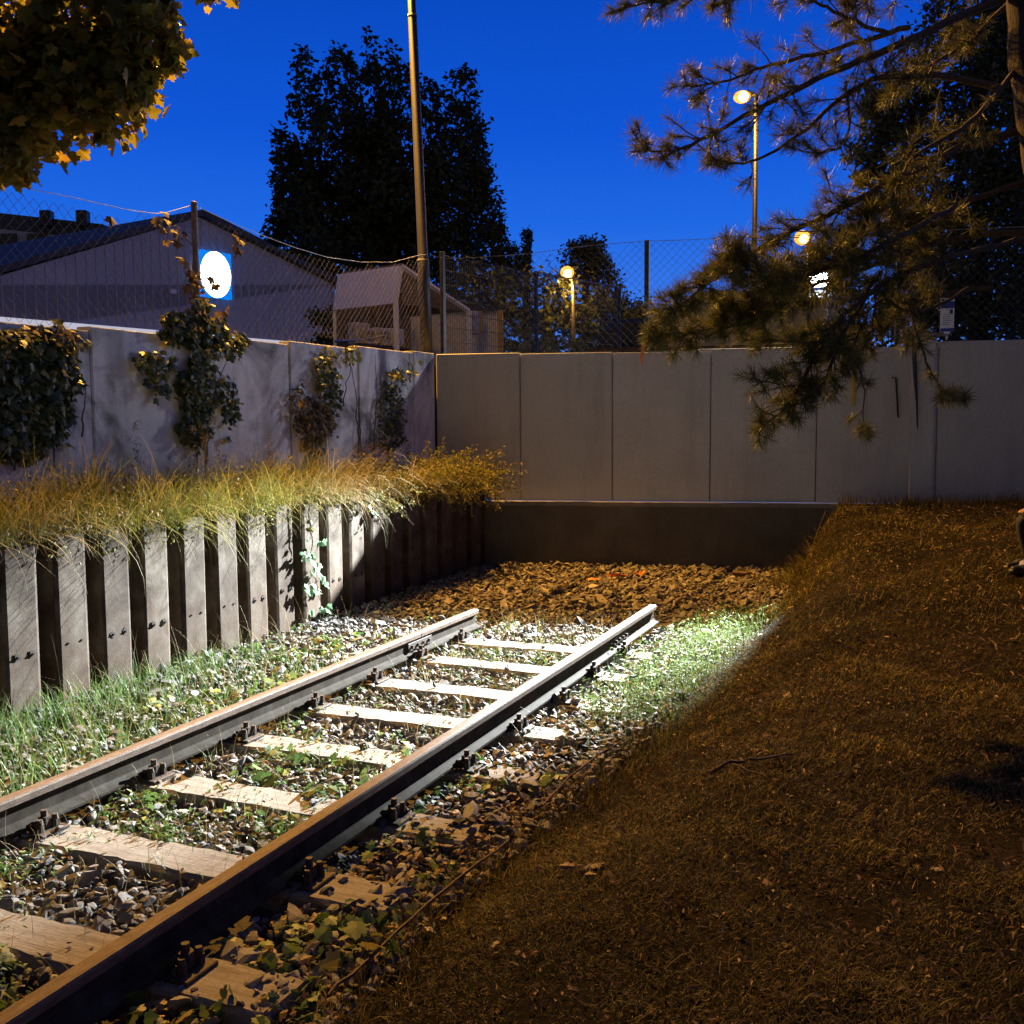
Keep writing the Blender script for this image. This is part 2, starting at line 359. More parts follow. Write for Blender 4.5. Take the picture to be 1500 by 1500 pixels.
    M['timber'] = surf('timber_boards', [(.3, (.10, .07, .045)), (.7, (.2, .14, .09))], 5, .8, stretch=(1, 1, 5))
    M['ac_case'] = surf('appliance_case', [(.3, (.5, .44, .38)), (.7, (.6, .54, .47))], 3, .5, bs=0)
    M['black'] = surf('black_plastic', [(.3, (.012, .012, .012)), (.7, (.03, .03, .03))], 10, .5, bs=0)
    M['cream'] = surf('cream_paint', [(.3, (.5, .4, .22)), (.7, (.62, .52, .32))], 2, .5, bs=0)
    M['glass'] = surf('dark_glass', [(.3, (.02, .025, .03)), (.7, (.03, .035, .045))], 2, .08, bs=0)
    M['yellow'] = surf('yellow_board', [(.3, (.45, .28, .05)), (.7, (.62, .42, .1))], 14, .7)
    M['orange'] = surf('orange_strap', [(.3, (.55, .14, .02)), (.7, (.75, .24, .04))], 20, .6, bs=0)
    M['paper'] = surf('white_paper', [(.3, (.8, .81, .84)), (.7, (.88, .88, .9))], 5, .6, bs=0)
    M['ink'] = surf('printed_ink', [(.3, (.03, .03, .05)), (.7, (.06, .06, .08))], 5, .6, bs=0)
    M['blue'] = surf('blue_print', [(.3, (.03, .05, .3)), (.7, (.05, .08, .4))], 5, .5, bs=0)
    M['rust_beam'] = surf('rusty_beam', [(.3, (.05, .026, .013)), (.7, (.12, .066, .034))], 16, .8, .2, .4)
    M['trouser'] = surf('dark_cloth', [(.3, (.012, .012, .016)), (.7, (.03, .03, .036))], 18, .9)
    M['jacket'] = surf('jacket_cloth', [(.3, (.02, .02, .028)), (.7, (.045, .045, .055))], 18, .85)
    M['skin'] = surf('skin', [(.3, (.36, .22, .16)), (.7, (.46, .3, .22))], 20, .55)
    M['hair'] = surf('hair', [(.3, (.02, .014, .01)), (.7, (.05, .035, .025))], 60, .6)
    M['shoe'] = surf('shoe_leather', [(.3, (.012, .011, .01)), (.7, (.03, .028, .025))], 20, .5)
    M['bag'] = surf('blue_bag', [(.3, (.3, .33, .55)), (.7, (.5, .52, .7))], 30, .35, bs=.6)
    M['sodium'] = emit('sodium_glow', (1, .52, .12), 16)
    M['sodium_rim'] = emit('sodium_rim', (1, .46, .07), 1.7)
    M['led'] = emit('led_glow', (.88, .96, 1), 40)
    M['sign_white'] = emit('sign_white', (1, .97, .8), 9)
    M['sign_blue'] = emit('sign_blue', (.0, .22, .95), 1.1)
mats()

# ------------------------------------------------------------------ frames of the two walls
AW = math.radians(11.6)
DW = A([math.cos(AW), math.sin(AW), 0]); NW = A([-math.sin(AW), math.cos(AW), 0]); OW = A([0, 13.62, 0])
def wp(s, t, z): return OW+s*DW+t*NW+A([0, 0, z])
PAN0 = OW+.12*NW
def wall_s(u, v=600): p = onp(u, v, PAN0, NW); return (p-OW)@DW
XL = -3.34           # face of the left wall
XP = -2.5            # face of the sheet piles
def sstep(a, b, x): t = np.clip((x-a)/(b-a), 0, 1); return t*t*(3-2*t)
_k = rng.uniform(0, 6.28, (6, 2))
def wob(x, y, f=1.):
    x = np.asarray(x, float); y = np.asarray(y, float); s = 0
    for i, (p, q) in enumerate(_k): s = s+np.sin(x*f*(1.1+.7*i)+p+y*f*.6*(i % 3))*np.cos(y*f*(.9+.8*i)+q)/(1+i)
    return s*.4
def bank_edge(y): return 1.42+.06*np.sin(np.asarray(y)*1.3)+.02*np.asarray(y)
def bank_z(x, y):
    x = np.asarray(x, float); y = np.asarray(y, float)
    H = .06+.60*sstep(6.5, 14.5, y)+.02*np.clip(x-3, 0, 6)
    w = 1.1-.62*sstep(8, 14, y); e = bank_edge(y)
    f = sstep(e-.12, e+w, x)
    return -.27+(H+.27)*f+.05*wob(x, y, 1.7)*f+.028*wob(x, y, 5)*f

# ------------------------------------------------------------------ ground sheets (setting)
def sheet(name, xs, ys, zf, m):
    X, Y = np.meshgrid(xs, ys); Z = zf(X, Y)
    nx, ny = len(xs), len(ys); i = np.arange(nx*ny).reshape(ny, nx)
    mb = MB(); mb.add(np.stack([X, Y, Z], -1), [])
    mb.F[(4, 0)] = [np.stack([i[:-1, :-1], i[:-1, 1:], i[1:, 1:], i[1:, :-1]], -1).reshape(-1, 4)]
    return tag(mb.build(name, m, smooth=True), kind='structure')
sheet('ballast_bed', np.linspace(-2.72, 1.7, 60), np.linspace(-6, 14.2, 180), lambda x, y: -.275+.012*wob(x, y, 6), M['bed'])
def lawn_grid(x, y):
    z = bank_z(x, y)
    return z
xs = np.concatenate([np.linspace(1.15, 6, 130), np.linspace(6.2, 30, 40)]); ys = np.concatenate([np.linspace(-12, 1.5, 30), np.linspace(1.6, 14.0, 260)])
X, Y = np.meshgrid(xs, ys)
# stop the lawn at the wall: shear rows so the last one follows the wall foot
Yw = lambda x: (OW+.10*NW)[1]+(x-(OW+.10*NW)[0])*math.tan(AW)
def lawn_mesh():
    Yt = np.where(Y > 10, 10+(Y-10)*(Yw(X)-10)/(14.0-10), Y)
    Z = bank_z(X, Yt); nx, ny = len(xs), len(ys); i = np.arange(nx*ny).reshape(ny, nx)
    mb = MB(); mb.add(np.stack([X, Yt, Z], -1), [])
    mb.F[(4, 0)] = [np.stack([i[:-1, :-1], i[:-1, 1:], i[1:, 1:], i[1:, :-1]], -1).reshape(-1, 4)]
    return tag(mb.build('lawn', M['soil'], smooth=True), kind='structure')
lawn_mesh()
def emb_z(x, y):
    x = np.asarray(x, float); y = np.asarray(y, float)
    return .93+.2*np.clip((-2.5-x)/.8, 0, 1)+.05*wob(x, y, 2.2)-.12*sstep(11.8, 13, y)
sheet('embankment', np.linspace(-3.35, -2.56, 16), np.linspace(-6, 13.2, 160), emb_z, M['soil'])
tag(MB().box((-3.03, 3.6, .16), (.56, 19.2, 1.3)).build('bank_soil', M['soil']), kind='structure')
def upper():
    mb = MB(); z = 2.35
    c = wp(wall_s(637), .25, 0); r = wp(40, .25, 0); l = A([XL-.16, -8, 0])
    far = 400
    pts = [(c[0], c[1]), (r[0], r[1]), (far, far), (-far, far), (-far, -8), (l[0], l[1])]
    V = [(x, y, z) for x, y in pts]; mb.add(V, [(0, 1, 2, 3), (0, 3, 4, 5)])
    return tag(mb.build('yard_ground', M['upper']), kind='structure')
upper()

# ------------------------------------------------------------------ sleepers, fastenings, rails
Y0, DY = 5.09, .772
SLEEP = [Y0+DY*i for i in range(-6, 5)]
def make_sleeper():
    root = thing('sleeper', 'x', 'railway sleeper', (0, 0, 0))
    mb = MB(); n = 40; L, W, H = 2.56, .25, .14
    x = np.linspace(-L/2, L/2, n); V = []; F = []
    r2 = np.random.default_rng(3)
    for i in range(n):
        e = r2.normal(size=6)*.004
        V += [(x[i], -W/2+e[0], -H), (x[i], -W/2+e[1], -.018), (x[i], -W/2+.014+e[2], e[3]*.4), (x[i], W/2-.014+e[4], e[5]*.4), (x[i], W/2+e[0], -.018), (x[i], W/2+e[1], -H)]
    for i in range(n-1):
        for j in range(5): F.append((i*6+j, i*6+j+1, i*6+7+j, i*6+6+j))
    F += [(5, 4, 3, 2, 1, 0), tuple((n-1)*6+j for j in range(6))]
    for i, f in enumerate(F): F[i] = tuple(reversed(f))
    mb.add(V, F); mb.build('timber', M['sleeper'], root)
    for s in (-1, 1):
        pl = MB().box((s*.75, 0, .008), (.36, .17, .016), bev=.004).build('baseplate', M['iron'], root)
        for q in (-1, 1):
            b = MB(); cx = s*.75+q*.105
            b.box((cx-q*.022, 0, .036), (.07, .075, .03), bev=.008)                      # clip bearing on the rail foot
            for yy in (-.045, .045):
                b.tube([(cx+q*.02, yy, .012), (cx+q*.02, yy, .05)], .021, 6)
                b.tube([(cx+q*.02, yy, .05), (cx+q*.02, yy, .074)], [.017, .013], 8)
            b.tube([(cx, 0, .02), (cx, 0, .075)], .03, 6); b.tube([(cx, 0, .075), (cx, 0, .105)], .016, 8)
            b.build('bolt_clip', M['iron'], pl)
    return root
sl0 = make_sleeper()
order = sorted(SLEEP)
words = ['first', 'second', 'third', 'fourth', 'fifth', 'sixth', 'seventh', 'eighth', 'ninth']
for i, y in enumerate(order):
    o = sl0 if i == 0 else copy_tree(sl0)
    o.location = (rng.normal()*.02, y+rng.normal()*.01, -.19); o.rotation_euler = (0, rng.normal()*.004, rng.normal()*.012)
    k = len(order)-1-i
    lab = {0: 'weathered sleeper nearest the cut ends of the rails', len(order)-1: 'sleeper furthest from the cut rail ends, nearest the viewer'}.get(k, '%s weathered sleeper counting back from the cut rail ends' % (words[k] if k < 9 else 'tenth'))
    tag(o, lab, 'railway sleeper', 'sleepers under the two rails')
def stamp(txt, loc, size):
    cu = bpy.data.curves.new('stamp', 'FONT'); cu.body = txt; cu.size = size; cu.extrude = .0006; cu.offset = .0015
    t = bpy.data.objects.new('stamp', cu); me = bpy.data.meshes.new_from_object(t)
    bpy.data.objects.remove(t); o = bpy.data.objects.new('stamped_number', me); me.materials.append(M['hole']); col.objects.link(o); return o
sleepers = [o for o in bpy.data.objects if o.get('category') == 'railway sleeper']
for o in sleepers:
    for ty in (Y0-2*DY, Y0-DY, Y0):
        if abs(o.location.y-ty) < .1:
            s = stamp('155', None, .065); s.parent = o; s.location = (-.52, .03, .0035); s.rotation_euler = (0, 0, PI)

def rail_profile():
    h = [(.0625, -.170), (.0625, -.158), (.022, -.146), (.009, -.132), (.008, -.062), (.013, -.052), (.0345, -.042), (.036, -.012), (.031, -.003), (.018, 0)]
    return [(-x, z) for x, z in h[::-1]]+h[::1] if 0 else h+[(-x, z) for x, z in h[::-1]]
def make_rail(name, x, y0, y1, label):
    pr = rail_profile(); n = len(pr); ys = np.linspace(y0, y1, max(2, int((y1-y0)/.25)))
    V = []; F = []; W = []
    for yy in ys:
        dx = .004*math.sin(yy*.9+x)
        V += [(x+dx+px, yy, pz) for px, pz in pr]
    mb = MB(); head = set(range(6, 13))
    Fh, Fw = [], []
    for i in range(len(ys)-1):
        for j in range(n):
            f = (i*n+j, i*n+(j+1) % n, (i+1)*n+(j+1) % n, (i+1)*n+j)
            (Fh if j in head else Fw).append(tuple(reversed(f)))
    Fh += [tuple(range(n)), tuple(reversed([(len(ys)-1)*n+j for j in range(n)]))]
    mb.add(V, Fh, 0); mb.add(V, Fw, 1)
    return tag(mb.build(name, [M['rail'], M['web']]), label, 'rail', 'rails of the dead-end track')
make_rail('rail', -.75, -5, 7.55, 'long rusty rail beside the sheet piles, far side of the sleepers')
make_rail('rail', .75, -5, 8.35, 'long rusty rail in front, nearest the lawn')
make_rail('rail', -.75, 7.558, 8.70, 'short end piece of rail past the joint, on the sheet pile side')
make_rail('rail', .75, 8.358, 9.50, 'short end piece of rail past the joint, on the lawn side')
for s, y, lb in ((-1, 7.55, 'rusty joint bar bolted across the rail joint on the sheet pile side'), (1, 8.35, 'rusty joint bar bolted across the rail joint on the lawn side')):
    jb = MB().box((s*.75+.017, y+.004, -.097), (.016, .42, .07), bev=.004)
    for q in (-.15, -.05, .05, .15): jb.tube([(s*.75+.025, y+q, -.097), (s*.75+.045, y+q, -.097)], .015, 6)
    tag(jb.build('joint_bar', M['iron']), lb, 'joint bar', 'joint bars on the rails')

# ------------------------------------------------------------------ sheet pile wall
PW = .4385; PY0 = 4.98
def make_pile():
    # plan profile of one pile: front pan + side web + back pan, extruded; x is depth (0 = front)
    t = .012
    pts = [(-.015, 0), (0, .03), (0, .265), (-.015, .295), (-.20, .318), (-.20, .4155), (-.015, PW)]
    zs = np.linspace(-.5, .97, 9); V = []; F = []
    for z in zs: V += [(x, y, z) for x, y in pts]
    for z in zs: V += [(x-t, y, z) for x, y in pts]
    n = len(pts); m = len(zs)
    for i in range(m-1):
        for j in range(n-1):
            F.append((i*n+j, i*n+j+1, (i+1)*n+j+1, (i+1)*n+j)); b = m*n
            F.append((b+i*n+j+1, b+i*n+j, b+(i+1)*n+j, b+(i+1)*n+j+1))
    for j in range(n-1): F.append(((m-1)*n+j, (m-1)*n+j+1, m*n+(m-1)*n+j+1, m*n+(m-1)*n+j))
    return A(V, ), F
pv, pf = make_pile()
spw = thing('sheet_pile_wall', 'rusty corrugated steel sheet piling that holds back the overgrown bank', 'retaining wall', (XP, 0, 0))
for k in range(-12, 19):
    y = PY0+k*PW
    if y+PW > 13.25: break
    mb = MB(); V = pv.copy(); V[:, 2] += np.where(V[:, 2] > .9, rng.normal()*.012, 0); V[:, 0] += rng.normal()*.006
    mb.add(V, pf, 0)
    hz = .15+rng.normal()*.02
    for q in (.085, .21):
        a = np.arange(9)*2*PI/9; rr = .021*rng.uniform(.8, 1.25, 9)
        Vh = np.stack([np.full(9, .0045), q+rr*np.cos(a)*1.0, hz+rr*np.sin(a)*1.25], -1)
        mb.add(np.concatenate([Vh, Vh-A([.004, 0, 0])]), [tuple(range(9))]+[(i, 9+i, 9+(i+1) % 9, (i+1) % 9) for i in range(9)], 1)
        mb.tube([(.004, q+.004, hz), (.016, q+.004, hz-.004)], .009, 6, mi=1)
    o = mb.build('pile', [M['pile'], M['hole']], spw); o.location = (0, y, 0); o.rotation_euler = (0, rng.normal()*.006, 0)

# ------------------------------------------------------------------ end wall: base, panels, top beam
sc = wall_s(637)
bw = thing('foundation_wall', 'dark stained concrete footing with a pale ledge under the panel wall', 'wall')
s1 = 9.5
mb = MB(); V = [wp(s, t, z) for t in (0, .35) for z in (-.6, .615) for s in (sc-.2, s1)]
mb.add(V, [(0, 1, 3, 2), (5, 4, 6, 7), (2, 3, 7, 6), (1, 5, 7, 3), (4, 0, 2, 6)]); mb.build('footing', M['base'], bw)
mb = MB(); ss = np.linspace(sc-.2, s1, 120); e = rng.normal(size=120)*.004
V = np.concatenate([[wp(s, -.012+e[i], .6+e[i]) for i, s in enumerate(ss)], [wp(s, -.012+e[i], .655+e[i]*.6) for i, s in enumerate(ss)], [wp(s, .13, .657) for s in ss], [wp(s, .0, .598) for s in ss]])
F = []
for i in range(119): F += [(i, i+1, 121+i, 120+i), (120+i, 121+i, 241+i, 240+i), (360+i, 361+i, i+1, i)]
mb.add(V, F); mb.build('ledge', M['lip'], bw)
pw = thing('panel_wall', 'grey precast concrete panel wall closing off the end of the track', 'wall')
js = [sc+.02]+[wall_s(u) for u in (762, 897, 1041, 1197, 1373)]
while js[-1] < 9: js.append(js[-1]+1.52)
tops = [2.70, 2.685, 2.675, 2.675, 2.68, 2.74, 2.76, 2.76, 2.76, 2.77]
def prism_wall(mb, s0, s1_, t0, t1, z0, z1, fn, b=.012):
    P = [(s0+b, t0), (s1_-b, t0), (s1_, t0+b), (s1_, t1), (s0, t1), (s0, t0+b)]
    V = [fn(s, t, z0) for s, t in P]+[fn(s, t, z1-b*.6) for s, t in P]+[fn(s+(b*.5 if i in (0, 5, 4) else -b*.5), t+(b*.5 if i in (0, 1) else 0), z1) for i, (s, t) in enumerate(P)]
    F = [(i, (i+1) % 6, 6+(i+1) % 6, 6+i) for i in range(6)]+[(6+i, 6+(i+1) % 6, 12+(i+1) % 6, 12+i) for i in range(6)]+[tuple(range(12, 18))]
    mb.add(V, F)
for i in range(len(js)-1):
    mb = MB(); dt = .12+rng.normal()*.004
    prism_wall(mb, js[i]+.005, js[i+1]-.005, dt, dt+.14, .66, tops[min(i, 9)], wp)
    mb.build('panel', M['panel'], pw)
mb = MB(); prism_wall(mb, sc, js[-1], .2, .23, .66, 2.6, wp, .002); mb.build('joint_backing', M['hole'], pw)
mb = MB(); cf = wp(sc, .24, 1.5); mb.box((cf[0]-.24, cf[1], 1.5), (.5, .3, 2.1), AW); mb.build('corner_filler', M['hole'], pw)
# pier with a cap near the notice
sp0, sp1 = wall_s(1336, 520), wall_s(1373, 520)
pier = thing('wall_pier', 'narrow raised concrete pier with a pale flat cap beside the notice', 'pier')
mb = MB(); prism_wall(mb, sp0, sp1-.02, .085, .118, .66, 2.79, wp, .006); mb.build('shaft', M['panel'], pier)
mb = MB(); prism_wall(mb, sp0-.06, sp1+.12, .04, .30, 2.80, 2.845, wp, .01); mb.build('cap', M['lip'], pier)
# rusty beam along the top of the wall
b0, b1 = wall_s(862, 515), wall_s(1203, 500)
mb = MB()
V = [wp(s, t, z) for s, zz in ((b0, 2.695), (b1, 2.705)) for t, z in ((.13, zz), (.13, zz+.045), (.18, zz+.045), (.18, zz))]
mb.add(V, [(0, 4, 5, 1), (1, 5, 6, 2), (2, 6, 7, 3), (0, 1, 2, 3), (7, 6, 5, 4), (3, 7, 4, 0)])
tag(mb.build('steel_beam', M['rust_beam']), 'rusty steel beam lying along the top of the grey panel wall', 'beam')
# strap
p = onp(943, 512, PAN0, NW)-NW*.02
mb = MB(); L = [p+A([0, 0, .06])+NW*.1, p+A([.0, 0, .075])-NW*.01, p+A([-.012, 0, -.02])-NW*.015, p+A([-.03, 0, -.1])-NW*.012, p+A([-.022, 0, -.22])-NW*.02]
V = []; w = [.02, .024, .022, .02, .008]
for q, ww in zip(L, w): V += [q-DW*ww, q+DW*ww, q+DW*ww-NW*.002, q-DW*ww-NW*.002]
F = []
for i in range(4):
    for j in range(4): F.append((i*4+j, i*4+(j+1) % 4, i*4+4+(j+1) % 4, i*4+4+j))
mb.add(V, F); tag(mb.build('strap', M['orange']), 'short orange strap hanging over the top of the panel wall', 'strap')
# yellow batten hanging on the wall, dark rod
p0, p1 = onp(1250, 512, PAN0, NW), onp(1250, 594, PAN0, NW)
mb = MB(); c = (p0+p1)/2-NW*.03
mb.box(c, (.055, .03, p0[2]-p1[2]), AW, bev=.004)
tag(mb.build('batten', M['yellow']), 'yellow wooden batten hanging against the panel wall', 'batten')
p0, p1 = onp(1312, 553, PAN0, NW), onp(1315, 608, PAN0, NW)
mb = MB(); mb.tube([p0-NW*.02-DW*.05, p0-NW*.02, p1-NW*.02, p1-NW*.02+DW*.01-A([0, 0, .03])], .011, 6)
tag(mb.build('iron_hook', M['iron']), 'short dark iron rod hooked on the panel wall below the pier', 'iron rod')
# black cable down the pier joint
p0 = onp(1337, 505, PAN0, NW); mb = MB()
mb.tube([p0-NW*.06+A([0, 0, .06]), onp(1339, 545, PAN0, NW)-NW*.055, onp(1342, 590, PAN0, NW)-NW*.05, onp(1344, 640, PAN0, NW)-NW*.02], [.035, .03, .014, .008], 6)
tag(mb.build('hanging_cable', M['black']), 'black cable end hanging down beside the wall pier', 'cable')

# ------------------------------------------------------------------ left wall
lw = thing('left_panel_wall', 'stained pale concrete wall behind the overgrown bank, hung with creepers', 'wall')
lj = [-.45+1.43*i for i in range(0, 10)]; lj = [v for v in lj if v < 12.5]+[13.05]
for i in range(len(lj)-1):
    y0, y1 = lj[i]+.012, lj[i+1]-.012; zt = 2.36+.0275*(y0+y1)/2; dt = rng.normal()*.006
    mb = MB(); prism_wall(mb, y0, y1, 0, .15, .6, zt, lambda s, t, z: A([XL-t+dt, s, z])); 
    for k, fl in mb.F.items(): mb.F[k] = [f[:, ::-1] for f in fl]
    mb.build('panel', M['left_panel'], lw)
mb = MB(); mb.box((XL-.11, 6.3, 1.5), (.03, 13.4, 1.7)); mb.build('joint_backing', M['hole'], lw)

# ------------------------------------------------------------------ fences
def chainlink(mb, fpos, s0, s1, ztop, zbot, cell=.075, r=.0016, jit=.004):
    """diamond wire mesh between z=zbot(s) and ztop(s); fpos(s, z) -> point"""
    H = max(ztop(s) for s in np.linspace(s0, s1, 30))-min(zbot(s) for s in np.linspace(s0, s1, 30))
    zb = min(zbot(s) for s in np.linspace(s0, s1, 30)); st = cell*1.414
    segsV = []
    for sg in (1, -1):
        k0 = int((s0-H)/st)-2; k1 = int((s1+H)/st)+2
        for k in range(k0, k1):
            run = []
            for i in range(int(H/(cell*.707*2))+2):
                z = zb+i*cell*1.414
                s = k*st+sg*(z-zb)
                if s0-.001 <= s <= s1+.001 and zbot(s)-.01 <= z <= ztop(s)+.01:
                    run.append(fpos(s, z)+rng.normal(size=3)*jit*A([1, 1, 1]))
                else:
                    if len(run) > 1: mb.tube(run, r, 3, cap=False)
                    run = []
            if len(run) > 1: mb.tube(run, r, 3, cap=False)
def polyf(pts):
    xs_ = [p[0] for p in pts]; zs_ = [p[1] for p in pts]
    return lambda s: float(np.interp(s, xs_, zs_))
# left fence on the left wall
lf = thing('chain_link_fence', 'sagging chain-link fence standing on the creeper-covered left wall', 'fence', (0, 0, 0))
tp = [(-1.0, 3.75), (1.5, 3.6), (4.0, 3.72)]
for u, v in ((0, 268), (110, 290), (190, 308), (235, 314), (284, 300)): q = onx(u, v, XL-.07); tp.append((q[1], q[2]))
for u, v in ((330, 322), (380, 343), (430, 362), (480, 377), (530, 384), (575, 384), (621, 372)): q = onx(u, v, XL-.07); tp.append((q[1], q[2]))
ztop = polyf(tp); zb = lambda s: 2.37+.0275*s
mb = MB(); chainlink(mb, lambda s, z: A([XL-.07, s, z]), -1, 12.95, lambda s: ztop(s)-.01, zb, .07, .0019); mb.build('wire_mesh', M['wire'], lf)
mb = MB(); mb.tube([(XL-.07, s, ztop(s)) for s in np.linspace(-1, 12.95, 90)], .0035, 5); mb.build('top_wire', M['galv'], lf)
pb = onx(284, 297, XL-.07)
for yy, zt in ((pb[1], pb[2]), (2.9, 3.75)):
    mb = MB(); mb.tube([(XL-.07, yy, zb(yy)-.05), (XL-.07, yy, zt)], .03, 10); mb.sphere((XL-.07, yy, zt), .032, sc=(1, 1, .5)); mb.build('post', M['old_post'], lf)
# tall fence behind the end wall
rf = thing('chain_link_fence', 'tall chain-link fence with dark posts behind the grey panel wall', 'fence')
q0 = onp(627, 374, OW+.3*NW, NW); s_a = (q0-OW)@DW
def rtop(u, v): q = onp(u, v, OW+.3*NW, NW); return ((q-OW)@DW, q[2])
rt = [rtop(*p) for p in ((627, 372), (650, 379), (700, 377), (780, 371), (860, 360), (947, 353), (1020, 351), (1100, 346))]
rt += [(rt[-1][0]+1.3, rt[-1][1]-.03), (rt[-1][0]+2.6, rt[-1][1]-.02), (9, rt[-1][1])]
rtf = polyf(rt)
mb = MB(); chainlink(mb, lambda s, z: wp(s, .3, z), s_a+.05, 9, lambda s: rtf(s)-.01, lambda s: 3.5 if wall_s(1040) < s < wall_s(1215) else 2.62, .078, .0019); mb.build('wire_mesh', M['wire'], rf)
mb = MB(); mb.tube([wp(s, .3, rtf(s)) for s in np.linspace(s_a+.05, 9, 80)], .004, 5); mb.build('top_wire', M['galv'], rf)
for u in (947, 1318, None):
    s = 6.4 if u is None else (onp(u, 400, OW+.3*NW, NW)-OW)@DW
    mb = MB(); mb.box(wp(s, .36, 3.2), (.065, .05, 2*(rtf(s)+.02-3.2)), AW, bev=.005); mb.build('post', M['dark_post'], rf)
# receding rod-mesh fence
mf = thing('rod_mesh_fence', 'dark welded rod mesh fence running away behind the corner of the walls', 'fence')
K = [C_ for C_ in (onz(648, 372, 4.12), onz(785, 400, 4.12), onz(907, 422, 4.12))]
mb = MB(); mh = MB()
for a_, b_ in ((K[0], K[1]), (K[1], K[2])):
    n = int(np.linalg.norm((b_-a_)[:2])/.052)
    for i in range(1, n):
        p = a_+(b_-a_)*i/n; mb.tube([(p[0], p[1], 2.45), (p[0], p[1], 4.1)], .0032, 4, cap=False)
    for z in np.arange(2.5, 4.15, .2):
        for dd in (-.009, .009):
            mh.tube([(a_[0]+dd, a_[1], z), (b_[0]+dd, b_[1], z)], .0038, 4, cap=False)
for k, fl in mh.F.items(): mb.F.setdefault(k, []).extend([f+mb.n for f in fl])
mb.V += mh.V; mb.n += mh.n
mb.build('rod_mesh', M['dark_wire'], mf)
for p in K:
    mb = MB(); mb.box((p[0], p[1], 3.23), (.06, .06, 1.84), math.atan2(*(K[2]-K[0])[:2][::-1]), bev=.004); mb.build('post', M['dark_post'], mf)
mb = MB(); mb.tube([K[1]+A([0, 0, .01]), K[2]+A([0, 0, .01])], .014, 6); mb.build('top_rail', M['galv'], mf)

# ------------------------------------------------------------------ lamps
def lampost(label, head_px, base_px, dist, pole_r, arm, zc=2.35, head=(.55, .22, .14), hide=False, tall=None):
    hp = at(*head_px, dist) if tall is None else tall
    d = hp
    root = thing('street_lamp', label, 'street lamp', (0, 0, 0), group='sodium street lamps')
    base = hp+A([*(RT[:2]*arm), 0]); 
    bx, by = base[0], base[1]; zt = hp[2]+.05
    mb = MB(); mb.tube([(bx, by, zc-.1), (bx, by, zc+1.2), (bx, by, zc+1.25), (bx, by, zt)], [pole_r*1.25, pole_r*1.25, pole_r, pole_r*.75], 12)
    mb.build('pole', M['pole'], root, smooth=True)
    mb = MB(); mb.tube([(bx, by, zt-.02), tuple(hp+A([*(RT[:2]*.12), .07]))], pole_r*.55, 8); mb.build('arm', M['galv'], root)
    hd = MB(); rz = math.atan2(RT[1], RT[0]); hd.box(hp+A([*(RT[:2]*.1), .1]), (head[0]*.9, head[1], .07), rz, bev=.03); hd.build('lamp_head', M['galv'], root)
    gl = MB(); gl.sphere(hp-A([0, 0, .02]), 1, 12, 8, (head[0]*.46, head[0]*.46, head[2]*1.25)); gl.build('lens', M['sodium_rim'], root, smooth=True); gb = MB(); gb.sphere(hp-A([0, 0, head[2]*.45])-A([*(FW[:2]*head[0]*.3), 0]), head[0]*.27, 12, 8); gb.build('bulb', M['sodium'], root, smooth=True)
    return hp
L1 = lampost('tall sodium street lamp showing through the upper pine branches', (1087, 141), None, 30, .085, .42)
L2 = lampost('small sodium street lamp standing behind the rod mesh fence', (831, 398), None, 28, .065, .16, head=(.42, .2, .14))
L3 = lampost('sodium street lamp half hidden low behind the pine branches', (1175, 347), None, 24, .06, .16, head=(.4, .2, .14))
# the tall mast at the wall corner: its lamp is above the picture
mast = thing('lamp_mast', 'tall steel lamp mast at the corner of the two walls', 'lamp mast')
mx = onp(625, 500, OW+.28*NW, NW); mt = onp(603, 0, OW+.28*NW, NW)
tilt = (mt-mx)/(mt[2]-mx[2])
mp_ = lambda z: mx+tilt*(z-mx[2])
mb = MB(); mb.tube([mp_(2.2), mp_(4.02), mp_(4.05), mp_(7.35), mp_(7.37), mp_(9.6)], [.086, .083, .072, .062, .055, .05], 14); mb.build('pole', M['pole'], mast, smooth=True)
mb = MB()
for z in (4.03, 7.36): mb = MB(); mb.tube([mp_(z-.012), mp_(z+.012)], [.087, .08] if z < 5 else [.069, .064], 14); mb.build('collar', M['lip'], mast)
LT = mp_(9.6)+A([-1.2, -.25, .1])
mb = MB(); mb.tube([mp_(9.55), mp_(9.6)+A([-.3, -.06, .14]), LT+A([.1, 0, .08])], .03, 8); mb.build('arm', M['galv'], mast)
mb = MB(); mb.box(LT+A([0, 0, .06]), (.6, .24, .1), math.radians(192), bev=.03); mb.build('lamp_head', M['galv'], mast)
mb = MB(); mb.sphere(LT-A([0, 0, .03]), 1, 12, 8, (.2, .1, .07)); mb.build('lens', M['sodium'], mast, smooth=True)
# white floodlight on a post just behind the end wall
LF = onp(1200, 411, OW+1.62*NW, NW)
fl = thing('floodlight', 'small white floodlight glaring through the pine needles above the wall', 'floodlight')
mb = MB(); mb.tube([(LF[0]+.1, LF[1]+.22, 2.3), (LF[0]+.1, LF[1]+.22, LF[2]+.1)], .03, 10); mb.build('post', M['dark_post'], fl)
aimp = A([-.45, 9.43, -.2]); dF = norm(aimp-LF)
xF = norm(np.cross(dF, A([0, 0, 1.]))); yF = np.cross(xF, dF)
def fbox(mb, c0, c1, w, h):
    V = [c+xF*x*w/2+yF*y*h/2 for c in (c0, c1) for x, y in ((-1, -1), (1, -1), (1, 1), (-1, 1))]
    mb.add(V, [(3, 2, 1, 0), (4, 5, 6, 7)]+[(i, (i+1) % 4, 4+(i+1) % 4, 4+i) for i in range(4)]); return mb
fbox(MB(), LF-dF*.10, LF-dF*.015, .30, .24).build('housing', M['black'], fl)
